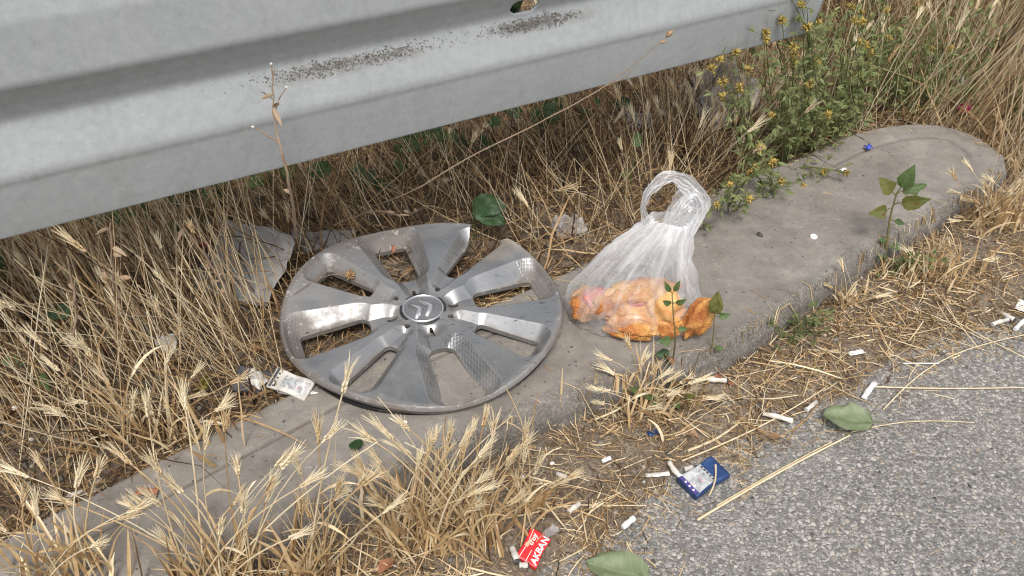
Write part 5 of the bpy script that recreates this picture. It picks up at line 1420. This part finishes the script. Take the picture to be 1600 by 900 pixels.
# ------------------------------------------------------------------ litter dropped along the kerb
def cig(p0, p1, r_, label, mat=None, tip=None, ash=False, lift=0.0, crush=1.0, group='cigarette ends in the gutter'):
    a, b_ = atg(*p0), atg(*p1); zc_ = max(a[2], b_[2]) + r_ * crush + .003 + lift
    a[2] = zc_; b_[2] = zc_ + .001; d = norm(b_ - a); s_ = norm(np.cross(d, [0, 0, 1.0])); n_ = np.cross(s_, d)
    t_ = thing('cigarette_end', (a + b_) / 2, label, 'cigarette end', group)
    L_ = np.linalg.norm(b_ - a); ang = np.linspace(0, 2 * np.pi, 14, endpoint=False); bow_ = RS.normal() * .022 * L_
    def seg(nm, f0, f1, mt, hollow=False):
        ts = np.linspace(f0, f1, 7); rows_ = []
        for i, t in enumerate(ts):
            k = r_ * (.90 + .12 * math.sin(11 * t + p0[0])); rows_.append(a + d * L_ * t + s_ * bow_ * math.sin(3.14 * t) + k * (np.cos(ang)[:, None] * s_ + crush * np.sin(ang)[:, None] * n_))
        c0, c1 = a + d * L_ * (f0 + (.04 if hollow else 0)), a + d * L_ * (f1 - (.10 if hollow else 0))
        rows_ = [np.tile(c0, (14, 1)) + .02 * (rows_[0] - c0)] + [c0 + (rows_[0] - c0) * .8] + rows_ + [c1 + (rows_[-1] - a - d * L_ * f1) * .8] + [np.tile(c1, (14, 1)) + .02 * (rows_[-1] - c1)]
        m_ = MB(); add_grid(m_, np.array(rows_)[:, ::-1], None, 0, True); m_.build(nm, mt, t_, (a + b_) / 2)
    seg('paper', 0, .62 if tip else (.93 if ash else 1), mat or M_cig)
    if tip: seg('filter', .62, 1.0, tip)
    if ash: seg('burnt_tip', .93, 1.02, M_ash)
    return t_
cig((1191, 652), (1236, 668), .0036, 'long white cigarette lying on the chaff at the road edge', tip=M_filter)
cig((1104, 599), (1136, 601), .0036, 'white cigarette end lying level below the seedling by the bag', ash=True)
cig((1008, 747), (1044, 750), .0034, 'dirty crushed cigarette end lying level left of the blue packet', M_paper_d, tip=M_filter, crush=.6)
cig((1045, 728), (1062, 756), .0036, 'clean white cigarette end upright against the blue packet', tip=M_filter)
cig((1068, 739), (1082, 736), .0036, 'stubby grey cigarette end above the blue packet', M_paper_d)
cig((888, 806), (905, 794), .0036, 'short white cigarette end on the chaff between the middle tuft and the asphalt', tip=M_paper_d)
cig((972, 830), (990, 816), .0040, 'short clean white cigarette end at the asphalt edge left of the blue packet', M_paper)
cig((800, 862), (808, 886), .0040, 'grey cigarette end standing left of the red card', M_paper_d, ash=True)
cig((812, 888), (826, 892), .0036, 'burnt cigarette end just below the red card', M_paper_d, ash=True)
cig((1258, 646), (1274, 634), .0034, 'dull white cigarette end in the chaff right of the long cigarette', M_paper_d)
cig((1348, 626), (1366, 602), .0042, 'squashed white cigarette end on the asphalt edge above the curled leaf', M_paper, crush=.4)
cig((1548, 512), (1572, 505), .0036, 'white cigarette end in the straw at the right edge', tip=M_paper_d)
cig((1562, 494), (1583, 508), .0036, 'grey cigarette end crossing the others at the right edge', M_paper_d, ash=True)
cig((1584, 520), (1600, 505), .0036, 'cigarette end cut by the right edge of the picture', M_paper)
cig((940, 726), (953, 723), .003, 'tiny white cigarette end in the chaff below the bag', M_paper)
cig((870, 745), (884, 752), .003, 'tiny pale cigarette end right of the thick middle tuft', M_paper_d)
a = atg(1410, 571); b = atg(1465, 571)
m_ = MB(); tubes(m_, np.linspace(a, b, 6)[None] + np.array([0, 0, .004]), np.full((1, 6), .0011), np.array([1.0]), 8)
tag(m_.build('plastic_stick', M_paper, None, a), 'thin white plastic stick lying level on the asphalt edge', 'plastic stick')

def sheet(name, px, py, w, h, ang, mat, label, cat, crum=.15, tilt=(0, 0, 1), lift=.004, seed=0, nu=12, nv=10, vt_=(.3, 0, 0), group=None):
    c = atg(px, py, lift); a = R_(ang); n_ = norm(np.asarray(tilt, float)); d = np.array([math.cos(a), math.sin(a), 0]); d = norm(d - n_ * (d @ n_)); s_ = np.cross(n_, d)
    u, v = np.meshgrid(np.linspace(-.5, .5, nu), np.linspace(-.5, .5, nv), indexing='ij')
    nz = vnoise(u * 2 + seed, v * 2 + seed * 1.7, 2.2, 2); cr = np.abs(vnoise(u + seed * 3, v, 2.5, 2))
    du_ = .07 * vnoise(u + seed, v + 3, 3, 2); dv2 = .07 * vnoise(u + 5, v + seed, 3, 2)
    P = c + ((u + du_) * w)[..., None] * d + ((v + dv2) * h)[..., None] * s_ + ((nz + cr) * crum * min(w, h))[..., None] * n_
    zz = P[..., 2] - gz(P[..., 0].ravel(), P[..., 1].ravel()).reshape(P.shape[:2]); m0 = zz.min()
    if m0 < .001: P[..., 2] += .001 - m0
    m_ = MB(); V_ = np.zeros(P.shape); V_[:] = vt_; V_[..., 1] = u + .5; V_[..., 2] = v + .5
    add_grid(m_, P, V_); o = m_.build(name, mat, None, c); so_ = o.modifiers.new('thick', 'SOLIDIFY'); so_.thickness = .0005
    return tag(o, label, cat, group)
sheet('paper_scrap', 1338, 551, .024, .008, 15, M_paper, 'flat white paper scrap lying on the dirt right of the kerb', 'paper', .08, seed=1)
sheet('paper_scrap', 256, 540, .034, .026, 10, M_paper_d, 'crumpled white paper scrap in the dry grass at the left', 'paper', .5, (.1, -.7, .7), .02, seed=2)
sheet('plastic_sheet', 385, 412, .13, .12, -20, M_sheet, 'grey translucent plastic sheet lying in the grass behind the wheel cover', 'plastic sheet', .07, (-.15, -.45, .9), .035, seed=3, nu=30, nv=30)
sheet('plastic_sheet', 505, 385, .10, .05, 0, M_sheet, 'dull beige plastic flap tucked behind the upper left rim of the wheel cover', 'plastic sheet', .12, (0, -.3, .9), .01, seed=4, nu=20, nv=16)
sheet('plastic_wrapper', 1125, 155, .13, .11, 40, M_sheet2, 'crumpled clear plastic wrapper in the weeds under the rail end', 'plastic wrapper', .5, (0, -.7, .7), .05, seed=5, nu=34, nv=34)
sheet('plastic_wrapper', 1000, 190, .05, .03, 0, M_sheet2, 'small grey wrapper in the dry grass under the rail', 'plastic wrapper', .4, (0, -.6, .7), .02, seed=15)
sheet('plastic_wrapper', 888, 360, .05, .035, 20, M_sheet2, 'grey film scrap on the gravel between the wheel cover and the bag', 'plastic wrapper', .5, (0, -.4, .9), .01, seed=6, nu=20, nv=20)
sheet('foil_scrap', 1356, 231, .014, .010, 20, M_bluefoil, 'small blue foil scrap on top of the kerb', 'foil', .4, seed=7)
sheet('paper_scrap', 1318, 265, .013, .006, 30, M_paper, 'tiny white scrap on the kerb near the back edge', 'paper', .2, seed=8)
sheet('plastic_scrap', 1507, 168, .018, .030, 80, M_magenta, 'magenta plastic scrap in the tall dry grass at the upper right', 'plastic scrap', .2, (0, -.9, .4), .03, seed=9)
sheet('paper_scrap', 1497, 125, .020, .030, 70, M_paper_d, 'pale crumpled rag in the tall dry grass above the magenta scrap', 'paper', .5, (0, -.8, .5), .06, seed=10)
sheet('plastic_scrap', 315, 378, .030, .018, 10, M_magenta, 'dark red plastic scrap beside the grey plastic sheet', 'plastic scrap', .3, (0, -.8, .5), .03, seed=11)
sheet('plastic_scrap', 230, 770, .025, .012, -10, M_leaf_r, 'faded red scrap in the gravel at the lower left', 'plastic scrap', .3, seed=12)
sheet('plastic_scrap', 1020, 678, .014, .010, 10, M_blue, 'tiny grey blue scrap on the chaff below the bag', 'plastic scrap', .3, seed=13)
sheet('plastic_scrap', 855, 838, .030, .012, 40, M_sheet2, 'clear plastic shred in the chaff above the red card', 'plastic scrap', .5, seed=14)
sheet('paper_scrap', 130, 772, .03, .010, 20, M_paper_d, 'dirty white scrap in the gravel at the lower left', 'paper', .2, seed=16)
sheet('paper_scrap', 1597, 478, .03, .016, 50, M_paper, 'corner of a white carton at the right edge', 'paper', .1, seed=17)

# bottle cap, pebble and snail shells
def disc_thing(name, px, py, R0, hgt, mat, label, cat):
    c = atg(px, py); m_ = MB(); a = np.linspace(0, 2 * np.pi, 40, endpoint=False); rows_ = []
    for rr_, zz_ in ((1.0, 0), (1.0, hgt * .7), (.93, hgt), (.8, hgt), (.74, hgt * .75), (.35, hgt * .75), (.25, hgt * .95), (.01, hgt)):
        fl = 1 + (.03 * np.cos(20 * a) if rr_ > .95 else 0); rows_.append(c + np.stack([R0 * rr_ * fl * np.cos(a), R0 * rr_ * fl * np.sin(a), np.full(40, zz_)], -1))
    add_grid(m_, np.array(rows_), None, 0, True); tag(m_.build(name, mat, None, c), label, cat)
disc_thing('bottle_cap', 1271, 371, .0058, .003, M_paper, 'small round white cap on top of the kerb', 'bottle cap')
def shell_thing(px, py, lift, R0, label):
    c = atg(px, py, lift) + np.array([0, 0, R0]); m_ = MB(); n = 90; t = np.linspace(0, 1, n); ang = t * 3.2 * 2 * np.pi
    rad_ = R0 * .62 * np.exp(-2.6 * t); tube_r = R0 * .46 * np.exp(-2.6 * t)
    P = np.stack([rad_ * np.cos(ang), -R0 * .7 * (1 - np.exp(-2.2 * t)), rad_ * np.sin(ang)], -1) + c
    tubes(m_, P[None], tube_r[None], np.array([.5]), 10); tag(m_.build('snail_shell', M_shell, None, c), label, 'snail shell', 'white snail shells')
shell_thing(342, 434, .05, .0042, 'white snail shell on the stalk beside the grey plastic sheet')
shell_thing(25, 642, .03, .0042, 'white snail shell in the grass at the left edge')
shell_thing(50, 690, .01, .0034, 'smaller pale snail shell below the other at the left edge')
shell_thing(632, 664, .002, .004, 'pale snail shell on the kerb under the wheel cover edge')
shell_thing(815, 748, .004, .0034, 'pale snail shell in the chaff right of the thick middle tuft')
shell_thing(862, 727, .004, .0034, 'white snail shell on the dirt at the foot of the kerb')
m_ = MB(); pc_ = atg(1188, 368, .002); pebbles(m_, pc_[None], [.0042], [.1], .7); tag(m_.build('pebble', M_stone, None, pc_), 'small dark pebble on the kerb right of the bag', 'pebble')

# packets
def packet(name, c, ex, ey, ez, L_, W_, T_, mats, bend=.0, seed=0, nu=14, nv=10):
    """a crushed card box: local frame ex along the length, ey across, ez up; returns mapping function"""
    rs = np.random.RandomState(seed)
    def top(u, v, s):      # u,v in -.5..+.5 ; s=-.5 bottom, +.5 top
        w_ = 1 - .07 * np.cos(2 * np.pi * u) * (1)
        z_ = s * T_ * (1 + .25 * vnoise(u * 2 + seed, v * 2, 2, 2)) + bend * (u ** 2) * L_ + .10 * T_ * vnoise(u * 3 + seed, v * 3 + 2, 2, 2)
        return c + (u * L_)[..., None] * ex + (v * W_ * w_)[..., None] * ey + z_[..., None] * ez
    m_ = MB(); u = np.linspace(-.5, .5, nu)
    loop = np.array([(-.5, -.5 + .1), (-.46, -.5)] + [(x, -.5) for x in np.linspace(-.4, .4, nv)] + [(.46, -.5), (.5, -.4), (.5, .4), (.46, .5)] + [(x, .5) for x in np.linspace(.4, -.4, nv)] + [(-.46, .5), (-.5, .4)])
    U_ = np.repeat(u[:, None], len(loop), 1); G_ = top(U_, np.repeat(loop[None, :, 0], nu, 0), np.repeat(loop[None, :, 1], nu, 0))
    e0 = G_[0].mean(0); e1 = G_[-1].mean(0)
    G_ = np.concatenate([(e0 + (G_[0] - e0) * .02)[None], (e0 + (G_[0] - e0) * .9)[None] - .0006 * ex * 0, G_, (e1 + (G_[-1] - e1) * .9)[None], (e1 + (G_[-1] - e1) * .02)[None]])
    add_grid(m_, G_[:, ::-1], None, 0, True)
    return m_, top
def patch(top, u0, u1, v0, v1, lift, ez, nu=10, nv=8):
    u, v = np.meshgrid(np.linspace(u0, u1, nu), np.linspace(v0, v1, nv), indexing='ij')
    P = top(u, v, np.full(u.shape, .5)) + ez * lift
    m_ = MB(); add_grid(m_, P); return m_
# blue packet: long axis from lower left to upper right in the picture
pa, pb = atg(1068, 772), atg(1126, 738)
cB = (pa + pb) / 2 + np.array([0, 0, .010]); exB = norm((pb - pa) * [1, 1, 0]); exB = norm(exB + [0, 0, .10]); ezB = norm(np.array([-.05, -.12, 1.0])); ezB = norm(ezB - exB * (ezB @ exB)); eyB = np.cross(ezB, exB)
tB = thing('cigarette_packet', cB - [0, 0, .010], 'crushed blue cigarette packet with a smudged white panel on the asphalt edge', 'cigarette packet')
m_, top = packet('box', cB, exB, eyB, ezB, .054, .032, .010, None, -.05, 3); m_.build('box', M_blue, tB, cB - [0, 0, .010])
patch(top, -.40, .14, -.47, .47, .0006, ezB).build('warning_panel', M_smudge, tB, cB - [0, 0, .010])
patch(top, -.495, -.40, -.40, .44, .0008, ezB, 5).build('violet_strip', M_purple, tB, cB - [0, 0, .010])
for k in range(5): patch(top, .08, .125, -.40 + .17 * k, -.30 + .17 * k, .0012, ezB, 3, 3).build('print_bar', M_navy, tB, cB - [0, 0, .010])
for k in range(3): patch(top, -.475, -.43, -.28 + .2 * k, -.22 + .2 * k, .0013, ezB, 3, 3).build('white_mark', M_white_ink, tB, cB - [0, 0, .010])

# red card with white lettering; its long side runs up to the right
pa, pb = atg(823, 884), atg(842, 844)
cR = (pa + pb) / 2 + np.array([0, 0, .008]); exR = norm((pb - pa) * [1, 1, 0]); ezR = norm(np.array([.25, -.30, 1.0])); exR = norm(exR - ezR * (exR @ ezR)); eyR = np.cross(ezR, exR)
tR = thing('card_packet', cR - [0, 0, .008], 'red printed card sleeve with white lettering at the bottom edge', 'card sleeve')
LR = np.linalg.norm(pb - pa) * 1.12; WR = .025
m_, topR = packet('sleeve', cR, exR, eyR, ezR, LR, WR, .006, None, .0, 8); m_.build('sleeve', M_red, tR, cR - [0, 0, .008])
def text_part(body, size, u, v, parent, org, top_fn, ex, ey, ez, L_, W_, mat, name):
    cu = bpy.data.curves.new(name, 'FONT'); cu.body = body; cu.size = size; cu.extrude = .00012; cu.align_x = 'LEFT'; cu.offset = size * .018
    o = bpy.data.objects.new(name, cu); COL.objects.link(o); bpy.context.view_layer.update()
    me = bpy.data.meshes.new_from_object(o.evaluated_get(bpy.context.evaluated_depsgraph_get()))
    bpy.data.objects.remove(o)
    co = np.zeros(len(me.vertices) * 3, np.float32); me.vertices.foreach_get('co', co); co = co.reshape(-1, 3)
    uu = u + co[:, 0] / L_; vv = v + co[:, 1] / W_
    P = top_fn(uu, vv, np.full(len(uu), .5)) + ez * (.0007 + co[:, 2:3]) - np.asarray(org)
    me.vertices.foreach_set('co', P.astype(np.float32).ravel()); me.update(); me.materials.clear(); me.materials.append(mat)
    ob = bpy.data.objects.new(name, me); COL.objects.link(ob); ob.parent = parent; return ob
text_part('AKBAN', .0108, -.44, -.43, tR, cR - [0, 0, .008], topR, exR, eyR, ezR, LR, WR, M_white_ink, 'lettering')
text_part('troy', .0082, .02, .10, tR, cR - [0, 0, .008], topR, exR, eyR, ezR, LR, WR, M_white_ink, 'lettering')
for v_ in (.34, .02): patch(topR, -.48, .48 if v_ > .1 else -.1, v_, v_ + .022, .0006, ezR, 10, 2).build('white_line', M_white_ink, tR, cR - [0, 0, .008])

# crushed white and black cartons left of the wheel cover
def carton(px0, py0, px1, py1, W_, T_, lift, label, seed, tilt=(0, -.35, 1.0), bars=4, mat=None):
    a, b_ = atg(px0, py0, lift), atg(px1, py1, lift); c = (a + b_) / 2 + np.array([0, 0, T_ / 2]); ex = norm((b_ - a) * [1, 1, 0]); ez = norm(np.array(tilt)); ex = norm(ex - ez * (ex @ ez)); ey = np.cross(ez, ex); L_ = np.linalg.norm(b_ - a)
    t_ = thing('crushed_carton', c - [0, 0, T_ / 2], label, 'carton', 'crushed cartons beside the wheel cover')
    o = c - np.array([0, 0, T_ / 2]); m_, tp = packet('box', c, ex, ey, ez, L_, W_, T_, None, .01, seed); m_.build('box', mat or M_paper, t_, o)
    if bars:
        patch(tp, -.46, -.40, -.45, .45, .0006, ez, 3, 6).build('dark_strip', M_navy, t_, o)
        for k in range(bars): patch(tp, -.38, -.33, -.40 + .8 * k / bars, -.40 + .8 * k / bars + .07, .0008, ez, 3, 2).build('print_bar', M_navy, t_, o)
        patch(tp, -.2, .45, -.3, .3, .0007, ez, 6, 6).build('grey_panel', M_smudge, t_, o)
carton(430, 602, 482, 606, .028, .005, .012, 'white carton with a striped end half under the wheel cover', 21, mat=M_paper_d)
carton(372, 602, 424, 606, .034, .014, .006, 'torn black carton left of the white one beside the wheel cover', 22, (.2, -.4, 1), 0, M_navy)
carton(440, 618, 505, 618, .012, .006, .002, 'narrow white carton strip under the wheel cover on the kerb', 23, (0, -.3, 1), 0)
sheet('paper_scrap', 400, 592, .018, .024, 75, M_paper_d, 'curved white paper flap standing on the torn black carton', 'paper', .45, (.5, -.6, .6), .026, seed=24)
